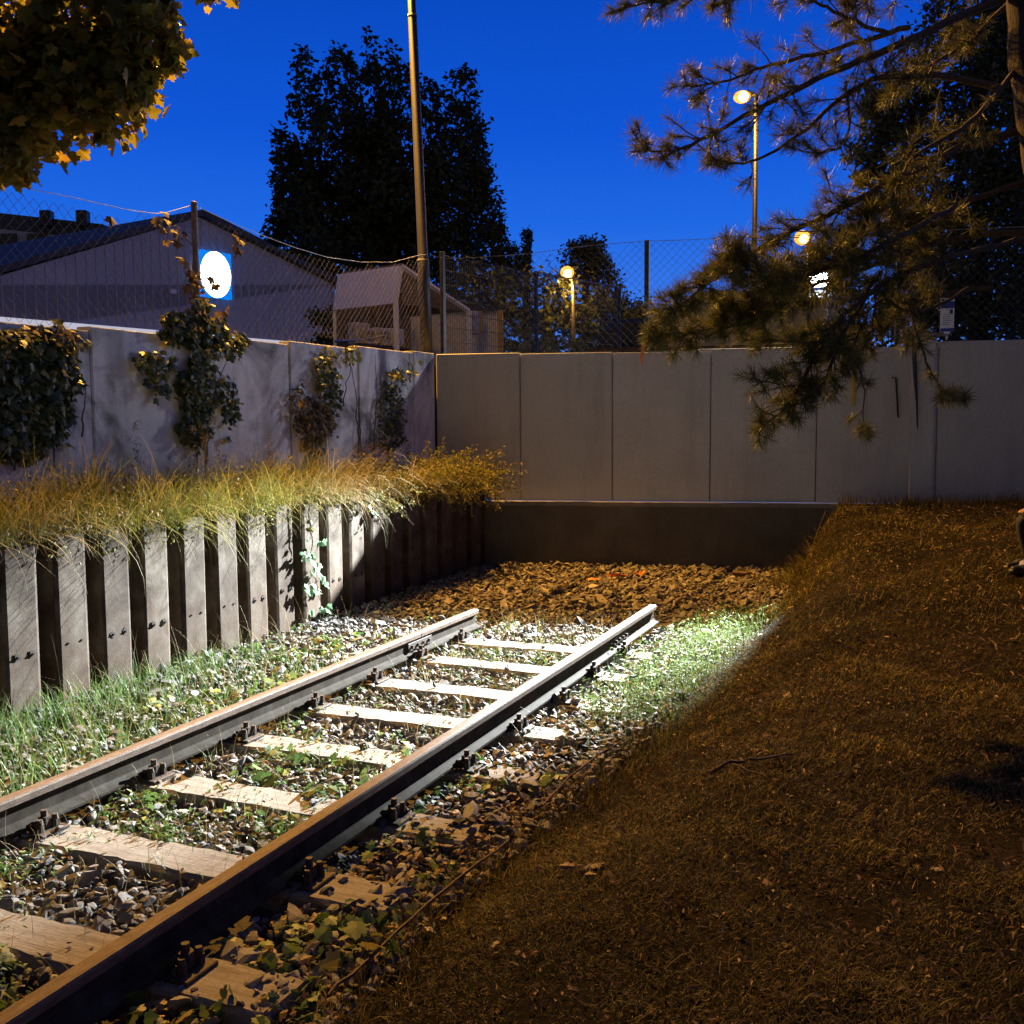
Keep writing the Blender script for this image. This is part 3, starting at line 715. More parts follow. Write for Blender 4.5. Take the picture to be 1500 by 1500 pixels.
fbox(MB(), LF-dF*.013, LF-dF*.003, .26, .20).build('led_panel', M['led'], fl)
hh = norm(dF*A([1, 1, 0])); hs = A([-hh[1], hh[0], 0]); mb = MB(); mb.slab([LF+hs*a_-A([0, 0, c_])+hh*b_ for a_, b_, c_ in ((-.42, -.02, .14), (.42, -.02, .14), (.42, .34, .285), (-.42, .34, .285))], .006); mb.build('added_shield', M['black'], fl)  # plate added to block steep rays that would bounce off the wall back
mb = MB(); mb.tube([LF-dF*.1, A([LF[0]+.1, LF[1]+.22, LF[2]])], .018, 6); mb.build('bracket', M['dark_post'], fl)

# ------------------------------------------------------------------ warehouse with the lit sign
d0, d1 = 36., 50.
BA, BB = at(0, 470, d0), at(490, 505, d1)
bd = BB-BA; bd[2] = 0; bd /= np.linalg.norm(bd); bn = A([bd[1], -bd[0], 0])     # bn towards the track
if bn@(CAM-BA) < 0: bn = -bn
def bp(u, v, off=0): return onp(u, v, BA+bn*off, bn)
pk, er, el = bp(291, 318), bp(490, 417), bp(0, 404)
sl = (pk[2]-el[2])/np.linalg.norm((pk-el)[:2])
eL = pk-bd*19; eL[2] = pk[2]-sl*19
def drop(p, z): return A([p[0], p[1], z])
zp = bp(200, 477)[2]; GZ = 2.35
wh = thing('warehouse', 'wide dusk-grey store building with a low gable and ribbed cladding', 'building')
ribs = MB(); wv = MB()
zA = (bp(0, 469)[2]+bp(490, 502)[2])/2
poly = [drop(eL, zA), drop(er, zA), er, pk, eL]
wv.slab([p for p in poly], .3); wv.build('wall', M['cladding'], wh)
Ltot = np.linalg.norm((er-eL)[:2])
rb = MB()
for i in range(int(Ltot/.42)):
    p = eL+bd*(.2+i*.42); t = (p-pk)@bd
    zt = pk[2]-(sl*-t if t < 0 else (pk[2]-er[2])/np.linalg.norm((er-pk)[:2])*t)-.1
    V = [drop(p+bd*x+bn*y, z) for z in (zA+.02, zt) for x, y in ((-.03, .002), (-.015, .028), (.015, .028), (.03, .002))]
    rb.add(V, [(0, 1, 5, 4), (1, 2, 6, 5), (2, 3, 7, 6)])
rb.build('cladding_ribs', M['cladding'], wh)
pl = MB(); q = [drop(eL-bd*.1, GZ), drop(er+bd*.1, GZ), drop(er+bd*.1, zA-.005), drop(eL-bd*.1, zA-.005)]; pl.slab([p+bn*.12 for p in q], .4); pl.build('plinth', M['plinth'], wh)
fs = MB(); q = [drop(eL, zA-.42), drop(er, zA-.42), drop(er, zA-.02), drop(eL, zA-.02)]; fs.slab([p+bn*.15 for p in q], .02); fs.build('glowing_fascia', M['fascia'], wh)
fs = MB(); q1, q2 = bp(372, 500), bp(486, 506); q = [drop(q1, zA-.56), drop(q2, zA-.56), drop(q2, zA-.40), drop(q1, zA-.40)]; fs.slab([p+bn*.2 for p in q], .04); fs.build('strip_light', M['strip'], wh)
bk = -bn*30
rfm = MB()
up = A([0, 0, .28]); ov = bn*.35
rfm.slab([pk+ov+up, pk+bk+up, eL+bk+up-bd*.4, eL+ov+up-bd*.4], .22); rfm.slab([pk+bk+up, pk+ov+up, er+ov+up+bd*.35-A([0, 0, .12]), er+bk+up+bd*.35-A([0, 0, .12])], .22)
rfm.build('roof', M['roof'], wh)
swl = MB(); swl.slab([drop(er, GZ), drop(er+bk, GZ), er+bk, er], .3); swl.build('side_wall', M['cladding'], wh)
vb = MB(); c = bp(253, 427, .05); vb.slab([c-bd*.16-A([0, 0, .09])+bn*.05, c+bd*.16-A([0, 0, .09])+bn*.05, c+bd*.16+A([0, 0, .09])+bn*.05, c-bd*.16+A([0, 0, .09])+bn*.05], .1); vb.build('vent', M['plinth'], wh)
sg = thing('lit_sign', 'blue backlit sign with a dazzling white disc on the warehouse gable', 'sign')
c0, c1 = bp(294, 368, .25), bp(340, 434, .25)
w2 = abs((c1-c0)@bd)/2; zc = (bp(294, 368, .25)[2]+bp(340, 436, .25)[2])/2; h2 = abs(bp(318, 369, .25)[2]-bp(318, 436, .25)[2])/2
cc = (c0+c1)/2; cc[2] = zc
mb = MB(); mb.slab([cc+bd*x*w2+A([0, 0, z*h2]) for x, z in ((-1, -1), (1, -1), (1, 1), (-1, 1))], .26); mb.build('box', M['sign_blue'], sg)
mb = MB(); an = np.arange(40)*2*PI/40; mb.slab([cc+bn*.012+bd*math.cos(t)*w2*1.0-bd*w2*.06+A([0, 0, math.sin(t)*h2*1.0]) for t in an], .01); mb.build('disc', M['sign_white'], sg)
# far block with roof vents at the far left
fb = thing('apartment_block', 'dim pale block with dark roof vents behind the warehouse roof', 'building')
P0, P1 = at(-160, 318, 85), at(152, 352, 85)
mb = MB(); n_ = norm(np.cross(P1-P0, A([0, 0, 1.]))); 
mb.slab([drop(P0, GZ), drop(P1, GZ), P1, P0], 9); mb.build('wall', M['cladding'], fb)
mb = MB(); mb.slab([P0+A([0, 0, .0]), P1, P1+A([0, 0, 1.3]), P0+A([0, 0, 1.3])], 9.4); mb.build('roof', M['roof'], fb)
for u in (69, 122):
    c = at(u, 328, 84.6); mb = MB(); mb.box(c+A([0, 0, .4]), (.9, .9, 1.3), .4, bev=.08); mb.build('roof_vent', M['black'], fb)
for u in (10, 55, 100, 135):
    c = at(u, 352, 84.8); mb = MB(); mb.box(c, (1.7, .1, 1.1), math.atan2(P1[1]-P0[1], P1[0]-P0[0])); mb.build('window', M['glass'], fb)

# ------------------------------------------------------------------ open shed, hut and cooling units behind the corner
sh = thing('open_shed', 'small open shed with a pale steep front roof panel and timber back', 'shed')
D0, D1 = 19., 20.15
TL, TR, BR, BL = at(498, 403, D1), at(588, 390, D0), at(580, 445, D0), at(490, 455, D1)
mb = MB(); mb.slab([TL, TR, BR, BL], .05); mb.build('front_roof', M['white_sheet'], sh)
RE = at(687, 456, 19.6); RB = RE+(TL-TR)
mb = MB(); mb.slab([TR+A([0, 0, .01]), TL+A([0, 0, .01]), RB, RE], .06); mb.build('rear_roof', M['timber'], sh)
mb = MB(); mb.tube([TR, RE], .05, 4); mb.tube([TR, BR], .045, 4); mb.build('gable_trim', M['white_sheet'], sh)
for p, w_ in ((BR, .1), (RE, .1)):
    mb = MB(); mb.box((p[0], p[1], (GZ+p[2])/2), (w_, w_, p[2]-GZ), .4, bev=.01); mb.build('corner_post', M['white_sheet'], sh)
mb = MB(); mb.box((BL[0], BL[1], (GZ+BL[2])/2), (.06, .06, BL[2]-GZ), .4); mb.build('corner_post', M['white_sheet'], sh)
back = (RE-BR); back[2] = 0; bkn = norm(back)
wa_, wb_ = at(488, 450, 21.2), at(600, 446, 20.6); mb = MB(); mb.slab([drop(wa_, GZ), drop(wb_, GZ), wb_, wa_], .05)
dv = norm((BL-BR)*A([1, 1, 0]))
mb.build('back_wall', M['timber'], sh)
mb = MB(); mb.slab([drop(TR+dv*.03, BR[2]+.0)+bkn*.02, TR+dv*.03, drop(RE+dv*.03, RE[2])], .03); mb.build('gable_boards', M['timber'], sh)
def cooler(px, d, w, h, label, fans, rz):
    c = at(*px, d); root = thing('cooling_unit', label, 'cooling unit', c, rz, 'outdoor cooling units')
    mb = MB(); mb.box((0, .16, 0), (w, .32, h), 0, bev=.015); mb.build('casing', M['ac_case'], root)
    for i in range(fans):
        z = 0 if fans == 1 else (h*.23 if i else -h*.23); r = min(w, h/fans)*.40
        f = MB(); a = np.arange(20)*2*PI/20
        f.tube([(0 if fans > 1 else -.0, -.001, z), (0, -.012, z)], r, 20, mi=0)
        for k in range(1, 4):
            rr = r*k/3.3; f.tube([(rr*math.cos(t), -.02, z+rr*math.sin(t)) for t in np.linspace(0, 2*PI, 21)], .006, 4, mi=1)
        f.tube([(-r, -.02, z), (r, -.02, z)], .006, 4, mi=1); f.tube([(0, -.02, z-r), (0, -.02, z+r)], .006, 4, mi=1)
        f.build('fan', [M['black'], M['ac_case']], root)
    return root
rzc = math.atan2(-dv[1], -dv[0])
cooler((516.5, 488), 19.5, .27, .40, 'tall pale cooling unit with two stacked fans under the shed', 2, rzc)
cooler((544, 492), 19.3, .26, .30, 'pale cooling unit with one fan, middle of three under the shed', 1, rzc)
cooler((567, 493), 19.1, .26, .30, 'pale cooling unit with one fan, beside the shed corner post', 1, rzc)
mb = MB(); mb.tube([at(491, 500, 19.2), at(540, 497, 18.9), at(568, 490, 18.8)], .025, 8)
tag(mb.build('pipe', M['galv'], smooth=True), 'pale pipe running in front of the cooling units', 'pipe')
ht = thing('hut', 'white ribbed hut with yellow corner trims behind the rod mesh fence', 'hut')
ha, hb, hc = at(600, 456, 21.2), at(733, 456, 20.6), at(733, 456, 20.6)+norm(FW*A([1, 1, 0]))*2.5
mb = MB(); mb.slab([drop(ha, GZ), drop(hb, GZ), hb, ha], .08); mb.slab([drop(hb, GZ), drop(hc, GZ), hc, hb], .08)
hd = norm(hb-ha); hn = A([hd[1], -hd[0], 0])
for i in range(26):
    p = ha+hd*(.05+i*.072); mb.box((p[0]+hn[0]*.012, p[1]+hn[1]*.012, (GZ+p[2])/2), (.022, .022, p[2]-GZ-.02), math.atan2(hd[1], hd[0]))
mb.build('wall', M['white_sheet'], ht)
mb = MB(); mb.slab([ha+hn*.1, hb+hn*.1+hd*.06, hc+hd*.06, ha+(hc-hb)], -.06); mb.build('roof', M['roof'], ht)
for u, v0, v1 in ((703, 456, 488), (733, 455, 515)):
    a_, b_ = at(u, v0, 20.45), at(u, v1, 20.45); mb = MB(); mb.box((a_+b_)/2, (.1, .06, a_[2]-b_[2]), math.atan2(hd[1], hd[0]), bev=.005); mb.build('corner_trim', M['yellow'], ht)
cooler((689, 472), 20.2, .2, .44, 'dark narrow cooling unit fixed to the white hut', 2, math.atan2(hd[1], hd[0]))

# cars / container over the wall on the right
def boxy_vehicle(name, label, cat, c, L, W, H, rz, body, kind='van'):
    root = thing(name, label, cat, (c[0], c[1], GZ), rz)
    # side profile extruded across the width with rounded corners
    if kind == 'van': pr = [(-L/2, .35), (-L/2, H-.25), (-L/2+.12, H-.06), (-L/2+.35, H), (L/2-1.1, H), (L/2-.75, H-.15), (L/2-.25, 1.15), (L/2, 1.0), (L/2, .35)]
    else: pr = [(-L/2, .35), (-L/2, .85), (-L/2+.25, .95), (-L/2+.75, H-.05), (-L/2+1.2, H), (L/2-1.9, H), (L/2-1.1, .98), (L/2-.1, .8), (L/2, .6), (L/2, .35)]
    n = len(pr); ys_ = [(-W/2, .92), (-W/2+.1, 1), (W/2-.1, 1), (W/2, .92)]
    zc_ = H*.45; V = []
    for y, k in ys_: V += [(x*(1-(1-k)*.3), y, zc_+(z-zc_)*k) for x, z in pr]
    F = [(i*n+j, i*n+(j+1) % n, (i+1)*n+(j+1) % n, (i+1)*n+j) for i in range(3) for j in range(n)]+[tuple(range(n-1, -1, -1)), tuple(3*n+j for j in range(n))]
    MB().add(V, F).build('body', body, root)
    for s in (-1, 1):
        if kind == 'van': x0 = 0
        g = MB(); x0, x1 = (-L/2+.5, L/2-1.5)
        g.box(((x0+x1)/2, s*(W/2+.004), H-.42), (x1-x0, .02, .38), bev=.008); (g.build('side_window', M['glass'], root) if kind == 'car' else None)
        for xx in (-L/2+.8, L/2-.8):
            w_ = MB(); w_.tube([(xx, s*(W/2-.2), .32), (xx, s*(W/2+.01), .32)], .32, 18, mi=0); w_.tube([(xx, s*(W/2+.01), .32), (xx, s*(W/2+.02), .32)], .19, 14, mi=1); w_.build('wheel', [M['black'], M['galv']], root)
    return root
cv = at(1118, 470, 22); boxy_vehicle('parked_van', 'cream van lit orange behind the pine branches and panel wall', 'van', cv, 3.7, 1.9, 2.05, math.radians(28), M['cream'])
cv = at(985, 470, 24); boxy_vehicle('parked_car', 'dark car in the dusk behind the chain-link fence', 'car', cv, 4.2, 1.75, 1.72, math.radians(10), M['glass'], 'car')

# notice on the wall top
nt_ = thing('notice', 'blue and white printed notice on a short stake above the wall', 'notice')
a_, b_ = onp(1378, 437, OW+.05*NW, NW), onp(1397, 486, OW+.05*NW, NW)
c = (a_+b_)/2; w_, h_ = abs((b_-a_)@DW), a_[2]-b_[2]
mb = MB(); mb.box(c, (w_, .012, h_), AW, bev=.002); mb.build('board', M['paper'], nt_)
mb = MB(); mb.box(c+A([0, 0, h_*.30])-NW*.0075, (w_*.98, .004, h_*.2), AW); mb.build('blue_band', M['blue'], nt_); mb = MB(); mb.box(c-A([0, 0, h_*.44])-NW*.0075, (w_*.98, .004, h_*.1), AW); mb.build('blue_band', M['blue'], nt_)
mb = MB(); mb.box(c+DW*w_*.28+A([0, 0, h_*.1])-NW*.0075, (w_*.2, .003, h_*.13), AW)
for i in range(6): mb.box(c-DW*w_*.05*(i % 3)+A([0, 0, h_*(.02-.06*i)])-NW*.0075, (w_*(.5+.1*(i % 2)), .003, .004), AW)
mb.build('print', M['ink'], nt_)
mb = MB(); mb.box(c-A([0, 0, h_*.5+.05]), (.02, .015, .1), AW); mb.box(c-A([0, 0, h_*.5+.01])-NW*.012, (.07, .01, .03), AW); mb.build('stake', M['paper'], nt_)

# ------------------------------------------------------------------ ballast stones
def in_sleeper(x, y):
    r = np.zeros(len(x), bool)
    for s in SLEEP: r |= (np.abs(y-s) < .135) & (np.abs(x) < 1.30)
    return r
def ballast():
    T0 = stone_templates(6, 1); T1 = stone_templates(6, 0)
    mb = MB(); far = MB()
    def lay(mb, x0, x1, y0, y1, sp, sz, T, zj, mask=None):
        nx, ny = int((x1-x0)/sp), int((y1-y0)/sp)
        gx, gy = np.meshgrid(np.arange(nx), np.arange(ny)); x = x0+(gx.ravel()+rng.uniform(0, 1, nx*ny))*sp; y = y0+(gy.ravel()+rng.uniform(0, 1, nx*ny))*sp
        sl_ = in_sleeper(x, y); pr_ = np.where(np.abs(x) > 1.12, .7, np.where(np.abs(np.abs(x)-.75) < .25, .25, .015)); up_ = sl_ & (rng.uniform(size=len(x)) < pr_)
        k = (~sl_ | up_) & (x < bank_edge(y)+.05) & (np.abs(np.abs(x)-.75) > .06)
        if mask is not None: k &= mask(x, y)
        x, y = x[k], y[k]; z = np.where(up_[k], -.182, -.236)+.012*wob(x, y, 6)+rng.uniform(0, zj, len(x))*np.where(up_[k], .3, 1)
        s = sz*np.exp(rng.normal(size=len(x))*.36)
        R = rand_rot(len(x), 1.)
        w = rng.integers(0, len(T), len(x))
        for i, (V, F) in enumerate(T):
            q = w == i; mb.scatter(V, F, R[q]*s[q, None, None], np.stack([x, y, z], -1)[q])
    edge = lambda x, y: y < 10.1+.22*x+.12*wob(x, y, 3)
    lay(mb, -2.45, 1.65, 1.7, 6.2, .044, .027, T0, .03)
    lay(mb, -2.45, 1.65, 6.2, 11.5, .05, .030, T1, .03, edge)
    lay(mb, -2.45, 1.65, 1.7, 6.2, .14, .045, T0, .035)
    lay(far, -2.45, 1.95, 9, 13.95, .056, .035, T1, .045, lambda x, y: ~edge(x, y))
    lay(far, -2.45, 1.95, 9, 13.95, .2, .05, T1, .05, lambda x, y: ~edge(x, y))
    tag(mb.build('ballast_stones', M['stone']), kind='stuff'); tag(far.build('coarse_ballast', M['rusty_stone']), kind='stuff')
ballast()

# ------------------------------------------------------------------ grass and weeds
def U(a, b, n): return rng.uniform(a, b, n)
def leafy(mb, P, nl, sz, h, V, F, mi=0, spread=.06, tilt=1.2):
    """small plants: nl leaves round each point"""
    k = len(P)*nl; c = np.repeat(P, nl, 0)
    r = np.abs(rng.normal(size=k))*spread; a = U(0, 6.28, k); z = U(.0, 1, k)*np.repeat(U(.4, 1, len(P))*h, nl)
    c = c+np.stack([r*np.cos(a), r*np.sin(a), z], -1)
    s = np.repeat(sz*np.exp(rng.normal(size=len(P))*.25), nl)*U(.6, 1.2, k)
    z_ = norm(np.stack([np.cos(a)*.5, np.sin(a)*.5, np.full(k, .8)], -1)+rng.normal(size=(k, 3))*.35)
    x_ = norm(np.stack([np.cos(a), np.sin(a), rng.normal(size=k)*.3], -1)); x_ = norm(x_-z_*(x_*z_).sum(-1, keepdims=True)); y_ = np.cross(z_, x_)
    mb.scatter(V, F, rot_axes(x_, y_, z_)*s[:, None, None], c, mi)
def embankment_grass():
    mb = MB()
    def tuftlay(n, x0, x1, y0, y1, L0, L1, w0, w1, lean, droop, azm, azs, mi, clump=.0):
        y = U(y0, y1, n); x = U(x0, x1, n)
        if clump:
            k = int(n/28)+1; cx, cy = U(x0, x1, k), U(y0, y1, k); q = rng.integers(0, k, n)
            x = cx[q]+rng.normal(size=n)*clump; y = cy[q]+rng.normal(size=n)*clump; x = np.clip(x, -3.3, -2.47)
        P = np.stack([x, y, emb_z(x, y)-.01], -1)
        return blades(mb, P, azm+rng.normal(size=n)*azs, U(L0, L1, n)*(.65+.75*np.clip(wob(x*2, y, 2.3)+.35, 0, 1.2)), U(w0, w1, n), np.abs(rng.normal(size=n))*lean+.05, U(*droop, n), 5, mi)
    # body of the sward
    tuftlay(6500, -3.25, -2.48, 2.5, 9.2, .14, .5, .003, .0065, .5, (.3, 2.2), 0, 2.0, 0, .05)
    tuftlay(1500, -3.2, -2.5, 2.5, 9.2, .35, .75, .0025, .005, .4, (.6, 2.2), .3, 1.2, 0, .06)
    tuftlay(3800, -3.2, -2.48, 9.0, 12.8, .10, .34, .003, .007, .4, (.4, 1.7), 0, 2.0, 0, .07)
    # long straws hanging over the edge of the piles, in bunches
    for yc, n, L in ((4.7, 110, .7), (5.4, 170, .6), (5.9, 90, .7), (6.6, 260, .72), (7.4, 170, .7), (8.2, 110, .6), (8.85, 120, .6), (9.15, 110, .7), (9.5, 150, .72), (10.9, 160, .5), (11.6, 160, .5), (3.6, 250, .6), (2.6, 200, .6)):
        y = yc+rng.normal(size=n)*.2; x = U(-2.7, -2.44, n)
        P = np.stack([x, y, emb_z(x, y)+U(0, .05, n)], -1)
        blades(mb, P, rng.normal(size=n)*1.0, L*U(.35, 1.3, n)*1.2, U(.0025, .007, n), U(.3, 1.5, n), U(.8, 2.3, n), 7, 1 if 8.5 < yc < 9.6 else (0 if rng.uniform() < .6 else 1))
    # leafy weeds in the sward
    V, F = leaf_oval(.15); n = 540; y = U(3., 12.6, n); x = U(-3.1, -2.4, n); k = wob(x*3, y, 1.6) > -.25; x, y = x[k], y[k]
    leafy(mb, np.stack([x, y, emb_z(x, y)-.12*(x > -2.5)], -1), 42, .026, .42, V, F, 3, .075)
    # tall stems
    n = 800; y = U(3.0, 10, n); x = U(-3.25, -2.55, n); P = np.stack([x, y, emb_z(x, y)], -1)
    tips = blades(mb, P, U(0, 6.28, n), U(.35, .72, n), U(.0018, .003, n), np.abs(rng.normal(size=n))*.3, U(.2, 1.3, n), 6, 1)
    # plumes on some stems
    V, F = leaf_card()
    for yc, xc, h in ((6.75, -2.95, .72), (7.45, -2.95, .66), (7.55, -2.9, .7), (7.8, -2.95, .55), (5.3, -2.9, .75), (8.4, -2.8, .6)):
        n = 90; t = U(.45, 1, n); c = A([xc, yc, emb_z(xc, yc)])+np.stack([rng.normal(size=n)*.02, rng.normal(size=n)*.02, t*h], -1)
        R = rand_rot(n)*.035; mb.scatter(V*A([1, .35, 1]), F, R, c, 2)
    tag(mb.build('bank_grass', [M['dry_grass'], M['straw'], M['vine_brown'], M['bush']]), kind='stuff')
    # dried flower heads
    mb = MB(); n = 190; y = np.concatenate([U(4.4, 6.4, 150), U(6.4, 8, 40)]); x = U(-2.95, -2.4, n)
    P = np.stack([x, y, emb_z(x, y)-U(0, .15, n)], -1)
    tips = blades(mb, P, rng.normal(size=n)*.9, U(.15, .5, n), U(.0025, .0035, n), np.abs(rng.normal(size=n))*.6, U(0, 1.2, n), 5, 1)
    h = MB(); h.sphere((0, 0, 0), 1, 6, 4)
    Vs = np.concatenate(h.V); Fs = [tuple(f) for k, fl in h.F.items() for f in np.concatenate(fl)]
    mb.scatter(Vs, Fs, np.eye(3)[None]*U(.007, .012, n)[:, None, None], tips, 0)
    tag(mb.build('dried_flower_heads', [M['seed'], M['straw']]), kind='stuff')
embankment_grass()
def trackside_grass():
    mb = MB(); n = 9000
    y = U(2.4, 7.4, n); k = rng.uniform(size=n) < np.clip(1.15-(y-2.6)/4.6, .1, 1); y = y[k]; n = len(y)
    x = U(-2.42, -.9, n); x = np.where(rng.uniform(size=n) < .35, U(-2.45, -1.9, n), x)
    P = np.stack([x, y, np.full(n, -.25)], -1)
    blades(mb, P, U(0, 6.28, n), U(.10, .30, n), U(.003, .006, n), np.abs(rng.normal(size=n))*.45, U(.3, 1.8, n), 4, 0)
    n = 260; y = U(3, 8.2, n); x = U(-2.42, -1.6, n); P = np.stack([x, y, np.full(n, -.25)], -1)
    blades(mb, P, U(0, 6.28, n), U(.3, .62, n), U(.002, .0035, n), np.abs(rng.normal(size=n))*.6, U(.3, 1.7, n), 6, 1)
    tag(mb.build('trackside_grass', [M['green_grass'], M['straw']]), kind='stuff')
trackside_grass()
def track_weeds():
    mb = MB(); V, F = leaf_oval(); VL, FL = leaf_lobed()
    def pts(n, x0, x1, y0, y1, f=1.):
        x, y = U(x0, x1, n), U(y0, y1, n); k = (wob(x, y, 2.4*f) > -.05) & ((~in_sleeper(x, y)) | (rng.uniform(size=n) < .25)) & (np.abs(np.abs(x)-.75) > .07); x, y = x[k], y[k]
        return np.stack([x, y, np.full(len(x), -.23)], -1)
    leafy(mb, pts(420, -.68, .68, 2.0, 5.2), 12, .032, .10, V, F, 0, .05)
    leafy(mb, pts(90, -.68, .68, 2.0, 5.6), 9, .055, .12, VL, FL, 0, .06)
    leafy(mb, pts(240, -.68, .68, 5, 8.9), 13, .028, .09, V, F, 0, .05)
    leafy(mb, pts(60, -.6, .5, 7.5, 9.6), 30, .02, .14, V, F, 1, .06)
    leafy(mb, pts(110, -2.3, -.85, 5.5, 9.4), 10, .05, .10, VL, FL, 0, .06)
    leafy(mb, pts(120, -2.4, -.9, 3.0, 8), 10, .035, .12, V, F, 0, .06)
    leafy(mb, pts(110, .85, 1.45, 2.0, 5.5), 8, .055, .10, VL, FL, 0, .06)
    leafy(mb, pts(90, .85, 1.45, 3, 8), 10, .035, .10, V, F, 0, .05)
    # dry reddish stalks
    q = np.concatenate([pts(70, -2.4, -1.7, 7.5, 10.2), pts(40, .85, 1.3, 4.5, 7), pts(50, -.6, .6, 2.2, 8.8)])
    leafy(mb, q, 14, .016, .22, V, F, 2, .06)
    n = 1100; x, y = U(-.7, .7, n), U(2.0, 9.3, n); P = np.stack([x, y, np.full(n, -.22)], -1); blades(mb, P, U(0, 6.28, n), U(.06, .25, n), U(.0015, .003, n), np.abs(rng.normal(size=n))*.8, U(.2, 1.4, n), 4, 3)
    n = 900; x, y = U(-.7, .7, n), U(2.0, 9.0, n); k = wob(x, y, 2.9) > .1; x, y = x[k], y[k]; P = np.stack([x, y, np.full(len(x), -.23)], -1); blades(mb, P, U(0, 6.28, len(x)), U(.06, .18, len(x)), U(.002, .004, len(x)), np.abs(rng.normal(size=len(x)))*.4, U(.2, 1.2, len(x)), 4, 4)
    tag(mb.build('track_weeds', [M['weed'], M['fine_weed'], M['weed_dry'], M['straw'], M['green_grass']]), kind='stuff')
    # the bright patch at the right of the rail end
    mb = MB(); n = 330; y = U(6.3, 10.2, n); x = bank_edge(y)-.15+rng.normal(size=n)*.2; k = (x > .92) & (x < 1.95); x, y = x[k], y[k]
    P = np.stack([x, y, np.maximum(bank_z(x, y), -.25)], -1)
    leafy(mb, P, 34, .024, .22, V, F, 0, .085)
    n = 900; y = U(5.6, 10.4, n); x = bank_edge(y)-.12+rng.normal(size=n)*.22; k = (x > .9) & (x < 2); x, y = x[k], y[k]; P = np.stack([x, y, np.maximum(bank_z(x, y), -.25)], -1)
    blades(mb, P, U(0, 6.28, len(x)), U(.1, .3, len(x)), U(.002, .0035, len(x)), np.abs(rng.normal(size=len(x)))*.35, U(.2, 1.2, len(x)), 4, 0)
    tag(mb.build('rail_end_weeds', [M['fine_weed']]), kind='stuff')
track_weeds()
def lawn_grass():
    mb = MB()
    def lay(n, y0, y1, x1, L, w):
        y = U(y0, y1, n); x = bank_edge(y)-.12+(x1-bank_edge(y)+.12)*U(0, 1, n)
        k = (y < Yw(x)-.03) & (wob(x, y, 1.9)+.5*wob(x, y, 5)+.6*wob(x, y, 9)+.4*wob(y, x, 17)+rng.normal(size=n)*.3 > -.3); x, y = x[k], y[k]; n = len(x)
        P = np.stack([x, y, bank_z(x, y)-.004], -1)
        hf = .6+.7*np.clip(wob(x, y, 3)+.4, 0, 1.2)
        blades(mb, P, U(0, 6.28, n), U(L*.4, L, n)*hf, U(w*.6, w, n), np.abs(rng.normal(size=n))*.7+.25, U(.3, 1.9, n), 3, 0)
    lay(95000, 1.7, 4.2, 4.6, .06, .0032)
    lay(90000, 4.0, 8.0, 5.2, .07, .0042)
    lay(50000, 7.8, 14.6, 6.0, .085, .006)
    lay(16000, 1.7, 14.0, 5.5, .13, .0035)
    # coarse fringe along the stones
    n = 3500; y = U(1.8, 6.2, n); x = bank_edge(y)+rng.normal(size=n)*.09+.02; P = np.stack([x, y, bank_z(x, y)-.01], -1)
    blades(mb, P, U(0, 6.28, n), U(.06, .2, n), U(.0025, .004, n), np.abs(rng.normal(size=n))*.5, U(.2, 1.6, n), 4, 0)
    # tufts at the wall foot and on the shoulder of the bank
    n = 3000; s = U(1.9, 6.5, n); t = -U(.02, .35, n); x = (OW[0]+s*DW[0]+t*NW[0]); y = OW[1]+s*DW[1]+t*NW[1]; P = np.stack([x, y, bank_z(x, y)], -1)
    blades(mb, P, U(0, 6.28, n), U(.06, .22, n), U(.003, .006, n), np.abs(rng.normal(size=n))*.5, U(.2, 1.6, n), 4, 0)
    n = 1300; y = U(12., 14, n); x = 1.5+.35*(y-12)/2*0+rng.normal(size=n)*.12+.1; P = np.stack([x, y, bank_z(x, y)], -1)
    blades(mb, P, PI+rng.normal(size=n)*.9, U(.1, .36, n), U(.003, .006, n), U(.2, .9, n), U(.5, 1.8, n), 4, 0)
    tag(mb.build('lawn_grass', M['lawn']), kind='stuff')
    # litter: leaves, straw, thatch
    mb = MB(); V, F = leaf_oval(.2); VL, FL = leaf_lobed(.2)
    def lit(n, y0, y1, x1, s, V, F, t=.7):
        y = U(y0, y1, n); x = bank_edge(y)-.1+(x1-bank_edge(y)+.1)*U(0, 1, n); k = y < Yw(x)-.1; x, y = x[k], y[k]; n = len(x)
        mb.scatter(V, F, rand_rot(n, t)*(s*U(.5, 1.3, n))[:, None, None], np.stack([x, y, bank_z(x, y)+U(.004, .03, n)], -1))
    lit(4200, 1.7, 7, 5, .02, V, F, 1.2); lit(2600, 6, 14.5, 6, .035, V, F); lit(70, 1.7, 14, 5.5, .045, VL, FL)
    lit(9000, 1.7, 8, 5, .05, V*A([1, .10, .5]), F, .9); lit(6000, 7, 14.5, 6, .07, V*A([1, .12, .5]), F, .9); lit(2500, 1.7, 7, 5, .03, V, F, 1.2)
    n = 1500; x, y = U(.82, 1.5, n), U(1.8, 6.5, n); mb.scatter(VL, FL, rand_rot(n, .9)*U(.015, .05, n)[:, None, None], np.stack([x, y, -.225+U(0, .03, n)], -1))
    n = 240; x, y = U(-2.4, 1.6, n), U(10, 13.9, n); mb.scatter(V, F, rand_rot(n, .9)*U(.03, .08, n)[:, None, None], np.stack([x, y, -.21+U(0, .04, n)], -1))
    n = 500; x, y = U(-.7, .7, n), U(1.9, 9, n); mb.scatter(V, F, rand_rot(n, .9)*U(.015, .035, n)[:, None, None], np.stack([x, y, -.2+U(0, .03, n)], -1))
    tag(mb.build('leaf_litter', M['litter']), kind='stuff')
lawn_grass()

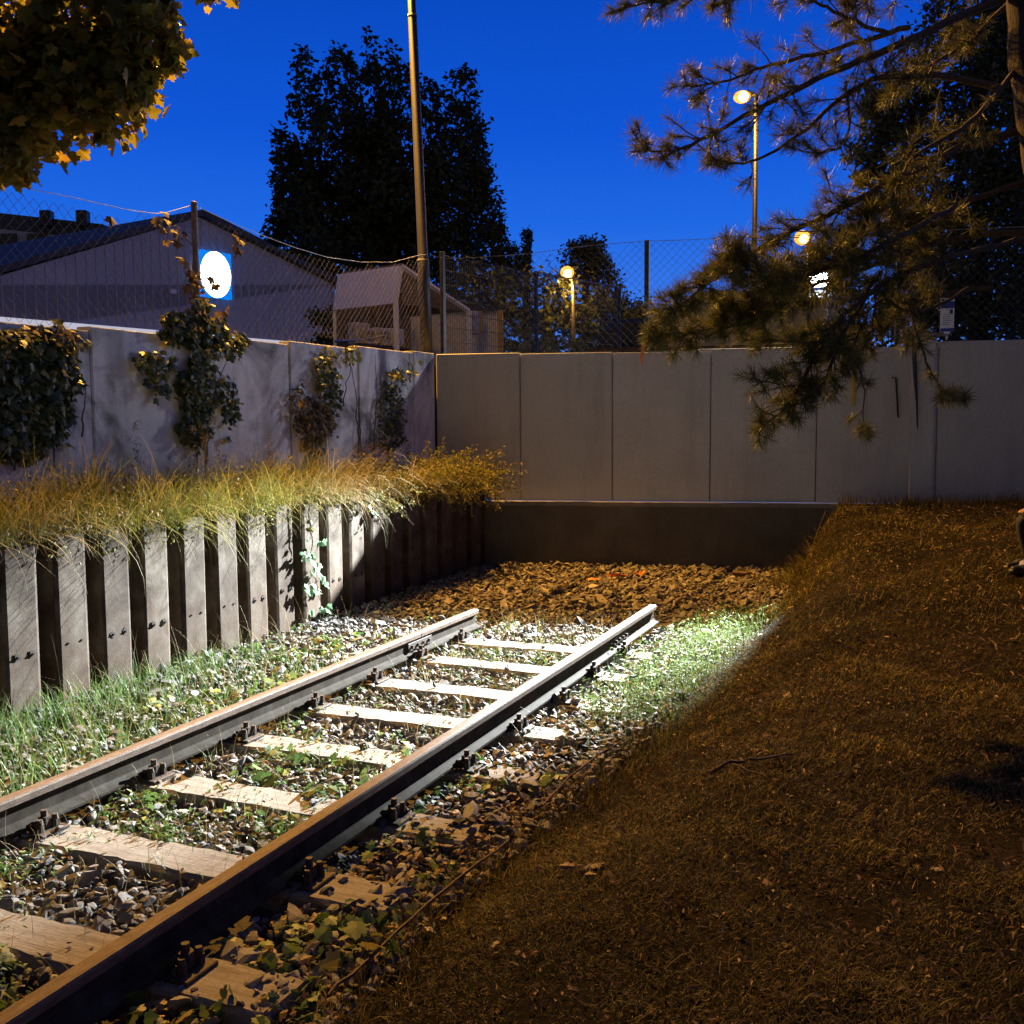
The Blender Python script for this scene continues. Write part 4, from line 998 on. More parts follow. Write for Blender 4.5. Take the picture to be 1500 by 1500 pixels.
# ------------------------------------------------------------------ creepers on the left wall
def creeper(label, blobs, stems, mats, sz, group='creepers on the left wall', x0=XL, lobed=True, depth=.16):
    root = thing('wall_creeper', label, 'creeper', (x0, onx(*blobs[0][:2], x0)[1], 1.1), group=group)
    V, F = leaf_lobed(.25) if lobed else leaf_oval(.2)
    mb = MB()
    for (u, v, ru, rv, n, mi) in blobs:
        a = U(0, 6.28, n); r = np.sqrt(U(0, 1, n))*(1+.15*rng.normal(size=n))
        uu, vv = u+ru*r*np.cos(a), v+rv*r*np.sin(a)
        off = .02+U(0, 1, n)*depth*np.clip(1.15-r*.7, .2, 1)
        P = A([onx(p, q, x0+o) for p, q, o in zip(uu, vv, off)])
        z_ = norm(A([.8, 0, .45])+rng.normal(size=(n, 3))*.5); x_ = norm(A([.15, 0, -1.])+rng.normal(size=(n, 3))*.5)
        x_ = norm(x_-z_*(x_*z_).sum(-1, keepdims=True)); y_ = np.cross(z_, x_)
        mb.scatter(V, F, rot_axes(x_, y_, z_)*(sz*U(.5, 1.25, n))[:, None, None], P, mi)
    mb.build('leaves', mats, root, local=root.location)
    sm = MB()
    for pts in stems:
        P = A([onx(u, v, x0+.02+.03*rng.uniform()) for u, v in pts]); t = np.linspace(0, 1, len(P)); tt = np.linspace(0, 1, len(P)*5)
        Q = np.stack([np.interp(tt, t, P[:, i]) for i in range(3)], -1)+rng.normal(size=(len(tt), 3))*.008
        sm.tube(Q, np.linspace(.009, .003, len(Q)), 5)
    sm.build('stems', M['twig'], root, local=root.location)
    return root
vm = [M['vine'], M['vine_brown'], M['pale_leaf']]
creeper('dense dark creeper covering the left end of the wall', [(35, 505, 75, 24, 420, 0), (30, 560, 78, 60, 900, 0), (20, 625, 70, 45, 600, 0), (88, 540, 24, 70, 220, 0), (-60, 560, 60, 90, 500, 0), (70, 490, 45, 10, 90, 1)], [[(20, 690), (30, 600), (50, 500)], [(80, 690), (75, 580), (95, 490)], [(120, 640), (125, 560)]], vm, .085)
creeper('bushy creeper spilling over the wall top around the fence post', [(285, 482, 52, 22, 330, 0), (262, 468, 25, 14, 90, 0), (330, 505, 38, 18, 120, 0), (292, 560, 28, 48, 230, 0), (286, 625, 22, 32, 130, 0), (225, 530, 30, 16, 60, 0), (338, 590, 13, 40, 70, 0), (240, 560, 26, 20, 35, 0), (290, 455, 9, 60, 40, 1)], [[(290, 690), (288, 600), (296, 520), (288, 460)], [(300, 680), (310, 590), (335, 520)], [(262, 560), (275, 600), (284, 640)], [(330, 560), (350, 600)]], vm, .075)
creeper('brown withered creeper hanging in the middle of the wall', [(478, 545, 16, 34, 190, 0), (462, 620, 28, 38, 330, 1), (490, 575, 10, 45, 90, 0), (515, 520, 16, 12, 40, 0), (440, 590, 14, 28, 70, 1)], [[(460, 680), (465, 600), (480, 515)], [(525, 665), (523, 590), (512, 520)], [(500, 600), (515, 530)]], vm, .06)
creeper('narrow upright dark ivy near the corner of the two walls', [(575, 600, 20, 34, 360, 0), (572, 640, 22, 22, 220, 0), (578, 560, 16, 20, 120, 0), (586, 550, 8, 10, 30, 0)], [[(570, 670), (575, 600), (580, 540)], [(548, 660), (552, 580), (550, 520)], [(530, 665), (525, 590)]], vm, .045)
# leaves on the fence itself and the loose sprig by the corner
creeper('sparse yellowing creeper climbing the left fence post and wire', [(250, 345, 16, 12, 9, 1), (235, 320, 14, 8, 8, 1), (345, 352, 6, 14, 12, 1), (320, 400, 14, 20, 2, 1), (318, 420, 14, 6, 3, 1), (330, 455, 12, 5, 5, 1), (265, 340, 9, 7, 5, 1), (285, 420, 8, 30, 24, 1), (165, 322, 6, 6, 4, 1), (268, 380, 5, 6, 3, 1), (290, 445, 14, 14, 22, 0)], [[(290, 470), (285, 420), (282, 360), (262, 335), (235, 318)], [(345, 380), (343, 345)]], vm, .085, x0=XL-.05)
creeper('small yellow-leaved sprig hanging by the wall corner', [(604, 545, 10, 8, 8, 1), (610, 530, 8, 4, 3, 1)], [[(600, 560), (604, 540), (598, 520)]], [M['vine'], M['vine'], M['vine']], .07)
creeper('pale green climber hanging down the front of the sheet piles', [(452, 812, 8, 8, 9, 2), (464, 832, 9, 8, 9, 2), (470, 790, 4, 6, 3, 2), (456, 858, 10, 8, 9, 2), (476, 850, 5, 6, 3, 2), (476, 888, 7, 6, 6, 2), (455, 780, 6, 25, 6, 0), (555, 750, 7, 9, 2, 2), (540, 735, 7, 12, 4, 0), (455, 895, 6, 5, 4, 2)], [[(452, 735), (455, 780), (458, 830), (470, 890)], [(530, 720), (545, 742), (560, 760)]], vm, .085, group=None, x0=XP+.05, depth=.05)
def corner_bush():
    root = thing('overhanging_bush', 'straggly yellow-green bush overhanging the far end of the sheet piles', 'bush', (-2.6, 12.2, .95))
    mb = MB(); V, F = leaf_oval(.15); st = MB()
    for i in range(460):
        b = A([U(-2.95, -2.45, 1)[0], U(9.7, 13.0, 1)[0], .9]); L = U(.35, .72, 1)[0]*(1 if b[1] > 11.3 else .6)
        az = rng.normal()*1.1; el = U(.2, 1.45, 1)[0]; n = 7; P = [b]
        d = A([math.cos(az)*math.cos(el), math.sin(az)*math.cos(el), math.sin(el)])
        for j in range(n): d = norm(d+A([.03, 0, -.17])+rng.normal(size=3)*.1); P.append(P[-1]+d*L/n)
        P = A(P); P[:, 1] = np.minimum(P[:, 1], 13.02+P[:, 0]*0+.2*(P[:, 0]+2.5)); st.tube(P, np.linspace(.004, .0015, n+1), 4)
        k = 26; t = U(.15, 1, k)*n; Q = np.stack([np.interp(t, np.arange(n+1), P[:, c]) for c in range(3)], -1)+rng.normal(size=(k, 3))*.018
        mb.scatter(V, F, rand_rot(k)*U(.025, .05, k)[:, None, None], Q)
    mb.build('leaves', M['bush'], root, local=root.location); st.build('stems', M['twig'], root, local=root.location)
corner_bush()

# ------------------------------------------------------------------ trees
def limb(mb, pts, r0, r1, n=8, sub=5, jit=.0):
    P = A(pts, ); t = np.linspace(0, 1, len(P)); tt = np.linspace(0, 1, (len(P)-1)*sub+1)
    # smooth interpolation (Catmull-Rom)
    Q = []
    for i in range(len(P)-1):
        p0, p1, p2, p3 = P[max(i-1, 0)], P[i], P[i+1], P[min(i+2, len(P)-1)]
        for k in range(sub):
            s = k/sub; Q.append(.5*((2*p1)+(-p0+p2)*s+(2*p0-5*p1+4*p2-p3)*s*s+(-p0+3*p1-3*p2+p3)*s**3))
    Q.append(P[-1]); Q = A(Q)+rng.normal(size=(len(Q), 3))*jit
    mb.tube(Q, np.linspace(r0, r1, len(Q)), n); return Q
def tree(name, label, cat, base, trunk_pts, r, blobs, leafm, lsz, tmpl, group=None, droop=0., limbs=True, local_sc=1., shell=.0):
    root = thing(name, label, cat, base, group=group)
    tm = MB(); limb(tm, trunk_pts, r, r*.45, 10)
    top = A(trunk_pts[-1]); mid = A(trunk_pts[len(trunk_pts)//2])
    cm = MB(); V, F = tmpl
    for (c, rad, n) in blobs:
        c = A(c, float); rad = A(rad, float)
        if limbs: limb(tm, [mid+(top-mid)*rng.uniform(), (mid+c)/2+A([0, 0, .1*np.linalg.norm(c-mid)]), c], r*.35, r*.06, 6, 4)
        # clumped fill: sub-clumps inside the blob
        k = max(10, n//28); sc_ = norm(rng.normal(size=(k, 3)))*(U(.25, 1, k)**.45)[:, None]
        q = rng.integers(0, k, n); P = sc_[q]+rng.normal(size=(n, 3))*.17
        P = c+P*rad
        z_ = norm(norm(P-c)*.6+rng.normal(size=(n, 3))*.7+A([0, 0, .3])); x_ = norm(rng.normal(size=(n, 3))+A([0, 0, -droop])); x_ = norm(x_-z_*(x_*z_).sum(-1, keepdims=True)); y_ = np.cross(z_, x_)
        cm.scatter(V, F, rot_axes(x_, y_, z_)*(lsz*U(.6, 1.3, n))[:, None, None], P)
    tm.build('trunk', M['bark'], root, local=root.location, smooth=True); cm.build('crown', leafm, root, local=root.location)
    return root
# maple at the top left, close to the viewer
mbl = []
for (u, v, d, r, n) in ((60, 40, 8., .75, 800), (150, 30, 7.8, .5, 520), (205, 20, 7.9, .3, 260), (215, 70, 7.7, .28, 240), (170, 120, 7.8, .34, 330), (110, 120, 8.1, .5, 480), (50, 130, 8.2, .5, 480), (20, 195, 8., .28, 200), (-10, 240, 7.9, .22, 150), (35, 235, 7.7, .12, 40), (60, 170, 8, .3, 230), (200, 140, 7.7, .16, 90), (140, 165, 7.8, .18, 110), (-150, 60, 8.4, 1.1, 1100), (60, -170, 8.4, 1.0, 900), (230, -90, 8.2, .6, 420), (-350, -50, 9, 1.5, 1100), (-150, -250, 9, 1.4, 900), (-10, 60, 9.2, .8, 500), (110, 40, 9., .6, 380), (-120, 190, 8.6, .6, 400)):
    mbl.append((at(u, v, d), (r, r, r*.85), int(n*1.05)))
tb = at(-520, 900, 9.5); tb[2] = 1.1
tree('maple_tree', 'maple with lamp-lit lobed leaves hanging in at the top left', 'tree', tb, [tb, at(-500, 560, 9.4), at(-420, 200, 9.3), at(-300, -150, 9.2)], .2, mbl, M['maple'], .105, leaf_lobed(.28), droop=.8)
# big poplar clump behind
def far_tree(name, label, d, x0px, blobs_px, dens, lsz, group=None, m='poplar', cat='tree', trunk=True):
    S = d/FPX; bl = []
    for (u, v, ru, rv) in blobs_px:
        vol = ru*rv*S*S*PI
        bl.append((at(u, v, d+rng.normal()*min(ru, 60)*S*.5), (ru*S, min(ru, rv, 70)*S*1.2, rv*S), int(vol*dens/lsz**2)))
    b = at(x0px, 500, d); b[2] = 2.35
    tops = at(x0px, min(q[1] for q in blobs_px)+30, d)
    tree(name, label, cat, b, [b, b+(tops-b)*.5, tops], max(.12, .012*d*.5), bl, M[m], lsz, leaf_card(), group=group, limbs=trunk)
pop = []
for (u_, t_, b_, r_) in ((424, 195, 400, 26), (452, 92, 405, 33), (492, 84, 405, 34), (545, 74, 405, 40), (590, 100, 405, 36), (628, 128, 400, 32), (664, 118, 400, 34), (698, 150, 400, 24), (474, 240, 405, 40), (520, 200, 405, 40), (572, 240, 405, 42), (645, 240, 405, 42), (405, 300, 395, 14), (712, 240, 395, 16), (418, 230, 330, 22), (700, 190, 300, 20)):
    n_ = max(3, int((b_-t_)/42)); h_ = (b_-t_)/n_
    for k_ in range(n_):
        w_ = r_*1.25*(.6 if k_ == 0 else .85 if k_ == 1 else 1)*rng.uniform(.85, 1.15); pop.append((u_+rng.normal()*4, t_+h_*(k_+.5), w_, h_*.85))
far_tree('poplar_tree', 'massive dark poplar clump rising behind the lamp mast', 55, 560, pop, 9, .34)
far_tree('cypress_tree', 'slim dark conifer just right of the poplar clump', 50, 732, [(729, 330, 9, 28), (733, 365, 12, 35), (738, 400, 14, 30)], 22, .17, 'slim conifers in the distance')
far_tree('cypress_tree', 'slim dark conifer standing further right with a pointed tip', 50, 772, [(771, 350, 7, 20), (771, 385, 10, 30), (755, 385, 9, 30)], 22, .17, 'slim conifers in the distance')
far_tree('round_tree', 'round dark tree behind the small street lamp', 40, 858, [(855, 385, 28, 32), (866, 372, 22, 24), (848, 362, 16, 14), (880, 405, 22, 30), (835, 405, 16, 24)], 16, .16)
far_tree('young_tree', 'thin open-branched young tree near the far fence post', 34, 905, [(900, 415, 22, 30), (925, 440, 30, 30), (885, 430, 20, 20), (960, 450, 34, 30), (890, 390, 10, 20), (820, 400, 8, 40), (805, 390, 5, 18)], 1.3, .13)
far_tree('hedge', 'dark overgrown hedge behind the rod mesh fence', 30, 800, [(720, 440, 50, 40), (780, 440, 50, 40), (840, 450, 50, 40), (890, 470, 40, 40), (690, 420, 40, 40), (940, 480, 50, 34)], 12, .15, cat='hedge')
far_tree('clipped_hedge', 'low hedge lit yellow beside the white hut', 22, 770, [(755, 498, 25, 30), (785, 500, 25, 28), (815, 508, 25, 20), (850, 512, 25, 16)], 4.5, .07, m='hedge', cat='hedge')
far_tree('hedge', 'long dark hedge row far behind the rod mesh fence and shed', 36, 700, [(u_, v_, 34, 26) for u_ in range(480, 1010, 40) for v_ in (470, 505)], 9, .2, cat='hedge', trunk=False)
far_tree('hedge', 'dark hedge under the broadleaf tree behind the notice', 25, 1400, [(u_, v_, 40, 32) for u_ in range(1190, 1640, 45) for v_ in (440, 490)], 9, .15, m='dark_leaf', cat='hedge', trunk=False)
# dark broadleaf tree at the right, behind the wall
dk = [(1320, 150, 60, 60), (1400, 120, 80, 80), (1480, 180, 70, 110), (1300, 230, 55, 60), (1380, 260, 80, 80), (1470, 330, 70, 100), (1390, 370, 75, 80), (1330, 330, 50, 50), (1450, 440, 90, 60), (1380, 450, 50, 50), (1290, 180, 28, 40), (1500, 60, 70, 70), (1420, 20, 70, 60), (1560, 300, 90, 160), (1335, 420, 45, 50), (1560, 120, 90, 100), (1270, 240, 22, 22)]
far_tree('broadleaf_tree', 'big dark broadleaf tree behind the fence at the right edge', 21, 1440, dk, 15, .125, m='dark_leaf')
far_tree('broadleaf_bush', 'leafy yellow-lit bush under the low street lamp behind the pine', 25, 1185, [(1150, 385, 40, 26), (1190, 380, 22, 24), (1120, 410, 34, 30), (1210, 400, 18, 30), (1175, 430, 50, 20)], 2.2, .11, m='hedge', cat='bush')

# ------------------------------------------------------------------ pine
def pine():
    base = A([4.35, 7.9, .32])
    root = thing('pine_tree', 'pine with long drooping needle branches reaching in from the right', 'tree', base)
    tk = MB(); limb(tk, [base-A([0, 0, .1]), at(1625, 700, 7.4), at(1568, 400, 7.3), at(1524, 200, 7.2), at(1506, 60, 7.2), at(1498, -150, 7.2), at(1495, -500, 7.3)], .19, .09, 12, 6, .006)
    tk.build('trunk', M['bark'], root, local=base, smooth=True)
    bm = MB(); twigs = []
    def br(pts, r0, dens=1., side=(.10, .34), tips=True):
        Q = limb(bm, [at(*p) for p in pts], r0, .004, 6, 6, .006)
        L = np.linalg.norm(np.diff(Q, axis=0), axis=1).sum(); n = int(L*17*dens)
        T = np.gradient(Q, axis=0); T = norm(T)
        for i in range(n):
            k = int(rng.uniform(.18, 1)*(len(Q)-1)); d = norm(T[k]*rng.uniform(.5, 1.)+norm(rng.normal(size=3))*.75+A([0, 0, -.05]))
            l = rng.uniform(*side)*(1.1-.5*k/len(Q)); P = [Q[k]]
            for j in range(4): d = norm(d+rng.normal(size=3)*.13+A([0, 0, .03])); P.append(P[-1]+d*l/4)
            bm.tube(P, [.0055, .0045, .0035, .003, .002], 4); twigs.append(A(P))
            if rng.uniform() < .6:
                d2 = norm(d+rng.normal(size=3)*.6); P2 = [P[2], P[2]+d2*l*.25, P[2]+d2*l*.5+A([0, 0, .01])]; bm.tube(P2, [.003, .0025, .002], 4); twigs.append(A(P2))
        twigs.append(Q[-5:])
    D = 7.
    br([(1480, -10, 7.2), (1330, 60, 7.), (1200, 115, 6.8), (1090, 170, 6.6), (1000, 218, 6.5), (942, 220, 6.4)], .034, .9)
    br([(1470, 130, 7.2), (1360, 110, 7.1), (1260, 125, 7.), (1180, 190, 6.9), (1100, 235, 6.8), (1040, 232, 6.7)], .028, 1.)
    br([(1330, 40, 7.1), (1230, 70, 7.2), (1130, 95, 7.2), (1060, 120, 7.2), (1000, 128, 7.2)], .02, 1.2)
    br([(1240, 120, 7.), (1240, 200, 6.9), (1200, 225, 6.8), (1160, 215, 6.8)], .012, .9, (.08, .2))
    br([(1300, 50, 7.), (1230, 20, 7.), (1180, -5, 7.), (1150, -20, 7.)], .016, 1.2, (.1, .25))
    br([(1150, -60, 6.8), (1050, -15, 6.8), (980, 2, 6.8), (915, 8, 6.8)], .016, 1.4, (.1, .22))
    br([(1180, -60, 6.9), (1100, -20, 6.9), (1050, 8, 6.9)], .012, 1.2, (.08, .2))
    br([(1500, 190, 7.3), (1400, 220, 7.2), (1290, 275, 7.), (1190, 325, 6.9), (1110, 365, 6.8), (1040, 415, 6.7), (985, 455, 6.6)], .034, 2.3)
    br([(1520, 260, 7.3), (1400, 300, 7.3), (1290, 330, 7.2), (1200, 380, 7.2), (1120, 430, 7.1), (1060, 450, 7.1)], .028, 3.2)
    br([(1530, 340, 7.3), (1400, 350, 7.3), (1280, 390, 7.2), (1190, 420, 7.2), (1110, 470, 7.1), (1020, 485, 7.1), (960, 492, 7.)], .026, 2.7)
    br([(1500, 350, 7.2), (1380, 380, 7.), (1290, 420, 6.9), (1230, 470, 6.8), (1190, 530, 6.8), (1150, 600, 6.8), (1118, 622, 6.7)], .024, 1.2)
    br([(1290, 400, 7.), (1240, 480, 6.9), (1215, 540, 6.9), (1190, 590, 6.9), (1160, 565, 6.8), (1110, 560, 6.7)], .014, 1.6)
    br([(1400, 300, 7.), (1290, 360, 6.7), (1190, 400, 6.6), (1130, 410, 6.5), (1070, 380, 6.5)], .02, 2.8)
    br([(1450, 420, 7.3), (1350, 440, 7.3), (1270, 490, 7.3), (1200, 500, 7.3), (1110, 500, 7.3)], .02, 2.9)
    br([(1420, 420, 7.1), (1345, 460, 7.), (1290, 440, 7.), (1250, 510, 7.), (1265, 560, 7.), (1262, 640, 7.)], .012, .7, (.08, .2))
    br([(1330, 440, 7.), (1350, 510, 6.9), (1372, 560, 6.9), (1400, 585, 6.9)], .01, .8, (.06, .18))
    br([(1490, 100, 7.2), (1420, 180, 7.), (1340, 230, 6.9), (1300, 300, 6.9), (1250, 330, 6.9)], .02, 1.2)
    br([(1480, 0, 7.4), (1420, 60, 7.6), (1340, 110, 7.7), (1290, 150, 7.7)], .02, 1.2)
    br([(1470, -60, 7.2), (1380, -30, 7.2), (1290, -10, 7.2), (1230, 20, 7.2)], .022, 1.3)
    bm.build('branches', M['twig'], root, local=base)
    # needles
    nm = MB(); Pn, Dn = [], []
    for P in twigs:
        n = 70 if len(P) > 3 else 44
        t = rng.uniform(.25, 1, n)**.7*(len(P)-1); i = np.minimum(t.astype(int), len(P)-2); f = t-i
        p = P[i]*(1-f)[:, None]+P[i+1]*f[:, None]; d = norm(P[i+1]-P[i])
        Pn.append(p); Dn.append(norm(d*rng.uniform(.3, 1.1, n)[:, None]+norm(rng.normal(size=(n, 3)))*.8))
    Pn = np.concatenate(Pn); Dn = np.concatenate(Dn); k = len(Pn)
    L = rng.uniform(.055, .105, k); w = norm(np.cross(Dn, rng.normal(size=(k, 3))))
    for q_ in (L3, LF):                                   # small gaps in the crown
        dd = norm(q_-CAM); rel = Pn+Dn*L[:, None]*.5-CAM; off = np.linalg.norm(rel-(rel@dd)[:, None]*dd, axis=1); kp = (off > .075) | (rng.uniform(size=len(Pn)) < .1)
        Pn, Dn, L, w = Pn[kp], Dn[kp], L[kp], w[kp]
    k = len(Pn); bend = rng.normal(size=(k, 3))*.012
    V = np.stack([Pn+w*.0016, Pn-w*.0016, Pn+Dn*L[:, None]*.6-w*.0015+bend, Pn+Dn*L[:, None]*.6+w*.0015+bend, Pn+Dn*L[:, None]+bend*1.8], 1).reshape(-1, 3)
    o = (np.arange(k)*5)[:, None]
    nm.V.append(V); nm.F[(4, 0)] = [A([[0, 1, 2, 3]])+o]; nm.F[(3, 0)] = [A([[3, 2, 4]])+o]; nm.n = len(V)
    nm.build('needles', M['needle'], root, local=base)
    print('pine needles', k)
pine()

# ------------------------------------------------------------------ loose things on the ground
def stick(name, label, cat, pts, r0, r1, m, sub=4, forks=()):
    mb = MB(); limb(mb, pts, r0, r1, 6, sub, .004)
    for f in forks: limb(mb, f, r1*1.1, r1*.5, 5, 3, .003)
    return tag(mb.build(name, M[m]), label, cat)
g = lambda u, v, z=.0: onz(u, v, z)
def gl(u, v, h=.012):
    p = onz(u, v, 0.); 
    for _ in range(12): p = onz(u, v, float(bank_z(p[0], p[1]))+h)
    return p
stick('rod', 'long thin rusty rod lying along the edge between the stones and the lawn', 'rod', [onz(482, 1462, -.17), onz(560, 1385, -.165), onz(650, 1305, -.16), onz(742, 1232, -.16)], .007, .006, 'rust_beam')
stick('rod', 'shorter thin rod lying further up the edge of the lawn', 'rod', [onz(795, 1180, -.15), onz(850, 1125, -.15), onz(905, 1088, -.14)], .006, .005, 'rust_beam')
stick('cane', 'thin pale cane leaning on the shoulder of the grass bank', 'cane', [onz(1163, 858, -.2), ony(1185, 810, 13.0), ony(1210, 748, 13.4)], .008, .004, 'straw' if 0 else 'twig')
stick('fallen_branch', 'bare fallen branch lying on the lawn', 'branch', [gl(1030, 1135), gl(1070, 1118, .03), gl(1110, 1112, .04), gl(1163, 1103, .03)], .012, .004, 'twig', forks=[[gl(1070, 1118, .03), gl(1095, 1128, .02), gl(1125, 1137, .02)], [gl(1040, 1130, .02), gl(1060, 1108, .05)]])
# scraps at the far end of the ballast
for (u, v, lab) in ((868, 850, 'bright orange scrap lying among the coarse stones'), (905, 843, 'thin orange strip lying on the coarse stones'), (937, 840, 'crumpled orange wrapper near the footing wall')):
    c = onz(u, v, -.17); mb = MB(); n = 5
    X_, Y_ = np.meshgrid(np.linspace(-.5, .5, n), np.linspace(-.5, .5, n)); w, h = (.1, .14) if 'strip' not in lab else (.03, .24)
    V = np.stack([X_*w, Y_*h, rng.normal(size=X_.shape)*.014+.01], -1).reshape(-1, 3); i = np.arange(n*n).reshape(n, n)
    F = [tuple(x) for x in np.stack([i[:-1, :-1], i[:-1, 1:], i[1:, 1:], i[1:, :-1]], -1).reshape(-1, 4)]
    rz = rng.uniform(-1.4, -.6); R_ = A([[math.cos(rz), -math.sin(rz), 0], [math.sin(rz), math.cos(rz), 0], [0, 0, 1]]); mb.add(V@R_.T, F)
    o = tag(mb.build('litter_scrap', M['orange']), lab, 'litter'); o.location = tuple(c)
for (u, v, w, d_, lab) in ((1085, 841, .2, .12, 'brown loose block lying at the foot of the footing wall'), (1125, 846, .07, .06, 'small pale brick piece lying on the coarse stones at the right')):
    c = onz(u, v, -.17); V, F = stone_templates(1, 1)[0]; mb = MB(); mb.box((0, 0, 0), (w, d_, .07), rng.uniform(-.3, .3), bev=.012)
    o = tag(mb.build('loose_block', M['lip'] if w < .1 else M['rust_beam']), lab, 'block'); o.location = tuple(c)
V, F = leaf_lobed(.3); mb = MB(); mb.scatter(V, F, rand_rot(7, .8)*U(.04, .07, 7)[:, None, None], A([gl(855+rng.normal()*13, 1274+rng.normal()*5, .03) for _ in range(7)]))
tag(mb.build('fallen_leaves', M['litter']), 'small cluster of curled fallen leaves on the dark lawn', 'leaves')
mb = MB(); mb.scatter(V, F, rand_rot(5, .9)*U(.05, .08, 5)[:, None, None], A([gl(1395+rng.normal()*8, 865+rng.normal()*3, .03) for _ in range(5)]))
tag(mb.build('fallen_leaves', M['litter']), 'pale fallen leaves on the lawn near the seated person', 'leaves')

# ------------------------------------------------------------------ seated person at the right edge
def skin_body(name, pts, edges, rad, m, parent, sub=2):
    me = bpy.data.meshes.new(name); me.from_pydata([tuple(p) for p in pts], edges, []); o = bpy.data.objects.new(name, me); col.objects.link(o)
    o.modifiers.new('s', 'SKIN'); sv = me.skin_vertices[0].data
    for i, r in enumerate(rad): sv[i].radius = (r, r) if not isinstance(r, tuple) else r
    sv[0].use_root = True
    ss = o.modifiers.new('d', 'SUBSURF'); ss.levels = sub; ss.render_levels = sub
    dg = bpy.context.evaluated_depsgraph_get(); me2 = bpy.data.meshes.new_from_object(o.evaluated_get(dg)); me2.name = name
    o.modifiers.clear(); o.data = me2; me2.materials.append(M[m]); o.parent = parent
    for p in me2.polygons: p.use_smooth = True
    return o
def person():
    foot = gl(1500, 866, 0.); gz = float(bank_z(foot[0], foot[1]))
    f = norm(A([-RT[0], -RT[1], 0])); s = norm(np.cross(A([0, 0, 1.]), f))           # facing left along the picture, s = its left
    root = thing('person', 'person in dark clothes sitting at the right edge of the lawn', 'person', (foot[0], foot[1], gz)); root.scale = (.88,)*3
    H = -f*.46                                                                         # hips behind the ankle
    L = lambda a, b, c: f*a+s*b+A([0, 0, c])
    pts = [L(-.46, 0, .50), L(-.44, 0, .62), L(-.41, 0, .80), L(-.36, 0, .98), L(-.31, 0, 1.08), L(-.27, 0, 1.17),
           L(-.44, .10, .50), L(-.2, .13, .53), L(.02, .13, .52), L(.0, .12, .30), L(-.03, .11, .09), L(.05, .11, .045), L(.17, .12, .03),
           L(-.44, -.10, .50), L(-.2, -.13, .53), L(.0, -.15, .51), L(-.06, -.14, .29), L(-.10, -.13, .09), L(-.02, -.13, .045), L(.10, -.14, .03),
           L(-.35, .19, .98), L(-.30, .24, .78), L(-.20, .19, .65), L(-.12, .13, .62),
           L(-.35, -.19, .98), L(-.30, -.24, .78), L(-.20, -.19, .65), L(-.12, -.13, .62)]
    ed = [(0, 1), (1, 2), (2, 3), (3, 4), (4, 5), (0, 6), (6, 7), (7, 8), (8, 9), (9, 10), (10, 11), (11, 12), (0, 13), (13, 14), (14, 15), (15, 16), (16, 17), (17, 18), (18, 19), (3, 20), (20, 21), (21, 22), (22, 23), (3, 24), (24, 25), (25, 26), (26, 27)]
    rad = [.13, .135, .14, .12, .06, .055, .1, .088, .066, .058, .042, .045, .034, .1, .088, .066, .058, .042, .045, .034, .06, .05, .038, .03, .06, .05, .038, .03]
    skin_body('body', pts, ed, rad, 'trouser', root)
    # jacket shell, head, hair, shoes, hands
    skin_body('jacket', [pts[0]+A([0, 0, .06]), pts[1], pts[2], pts[3], pts[20], pts[21], pts[22], pts[24], pts[25], pts[26]], [(0, 1), (1, 2), (2, 3), (3, 4), (4, 5), (5, 6), (3, 7), (7, 8), (8, 9)], [.15, .152, .156, .135, .074, .062, .048, .074, .062, .048], 'jacket', root)
    hc = L(-.22, 0, 1.29)
    mb = MB(); mb.sphere(hc, .1, 20, 16, (.92, .92, 1.2)); mb.sphere(hc+f*.05-A([0, 0, .055]), .06, 14, 10, (.9, .95, .9)); mb.tube([hc+f*.09+A([0, 0, .015]), hc+f*.122-A([0, 0, .02]), hc+f*.1-A([0, 0, .028])], [.01, .015, .012], 8)
    for q in (-1, 1): mb.sphere(hc+s*q*.093-f*.005, .026, 10, 8, (.7, .7, 1.2))
    mb.build('head', M['skin'], root, smooth=True)
    mb = MB(); mb.sphere(hc-f*.018+A([0, 0, .025]), .106, 20, 14, (.98, .98, 1.12)); mb.build('hair', M['hair'], root, smooth=True)
    mb = MB()
    for q in (-1, 1): mb.sphere(hc+f*.085+s*q*.034+A([0, 0, .01]), .011, 8, 6)
    mb.build('eyes', M['black'], root)
    for (a, b, c_) in ((pts[10], pts[11], pts[12]), (pts[17], pts[18], pts[19])):
        mb = MB(); limb(mb, [A([a[0], a[1], .075])-f*.05, A([b[0], b[1], .07]), A([(b[0]+c_[0])/2, (b[1]+c_[1])/2, .05]), A([c_[0], c_[1], .035])+f*.02], .052, .032, 12, 4)
        mb.tube([A([a[0], a[1], .012])-f*.085, A([b[0], b[1], .012]), A([c_[0], c_[1], .012])+f*.045], [.03, .042, .03], 8); mb.build('shoe', M['shoe'], root, smooth=True)
    for q, hnd in ((1, pts[23]), (-1, pts[27])):
        P = [hnd, hnd+f*.04]; E = [(0, 1)]; R = [.028, .034]
        for k in range(4):
            b0 = len(P); o_ = s*(k-1.5)*.019; l = (.07, .08, .075, .06)[k]
            P += [hnd+f*.07+o_, hnd+f*(.07+l*.5)+o_-A([0, 0, .012]), hnd+f*(.07+l*.85)+o_-A([0, 0, .035])]; E += [(1, b0), (b0, b0+1), (b0+1, b0+2)]; R += [.011, .0095, .008]
        b0 = len(P); P += [hnd+f*.03-s*q*.04, hnd+f*.065-s*q*.055-A([0, 0, .01])]; E += [(0, b0), (b0, b0+1)]; R += [.012, .0095]
        skin_body('hand', P, E, R, 'skin', root)
    # block the person sits on
    c = foot-f*.46; mb = MB(); gz2 = float(bank_z(c[0], c[1])); mb.box((0, 0, .19), (.5, .45, .44), AW, bev=.02)
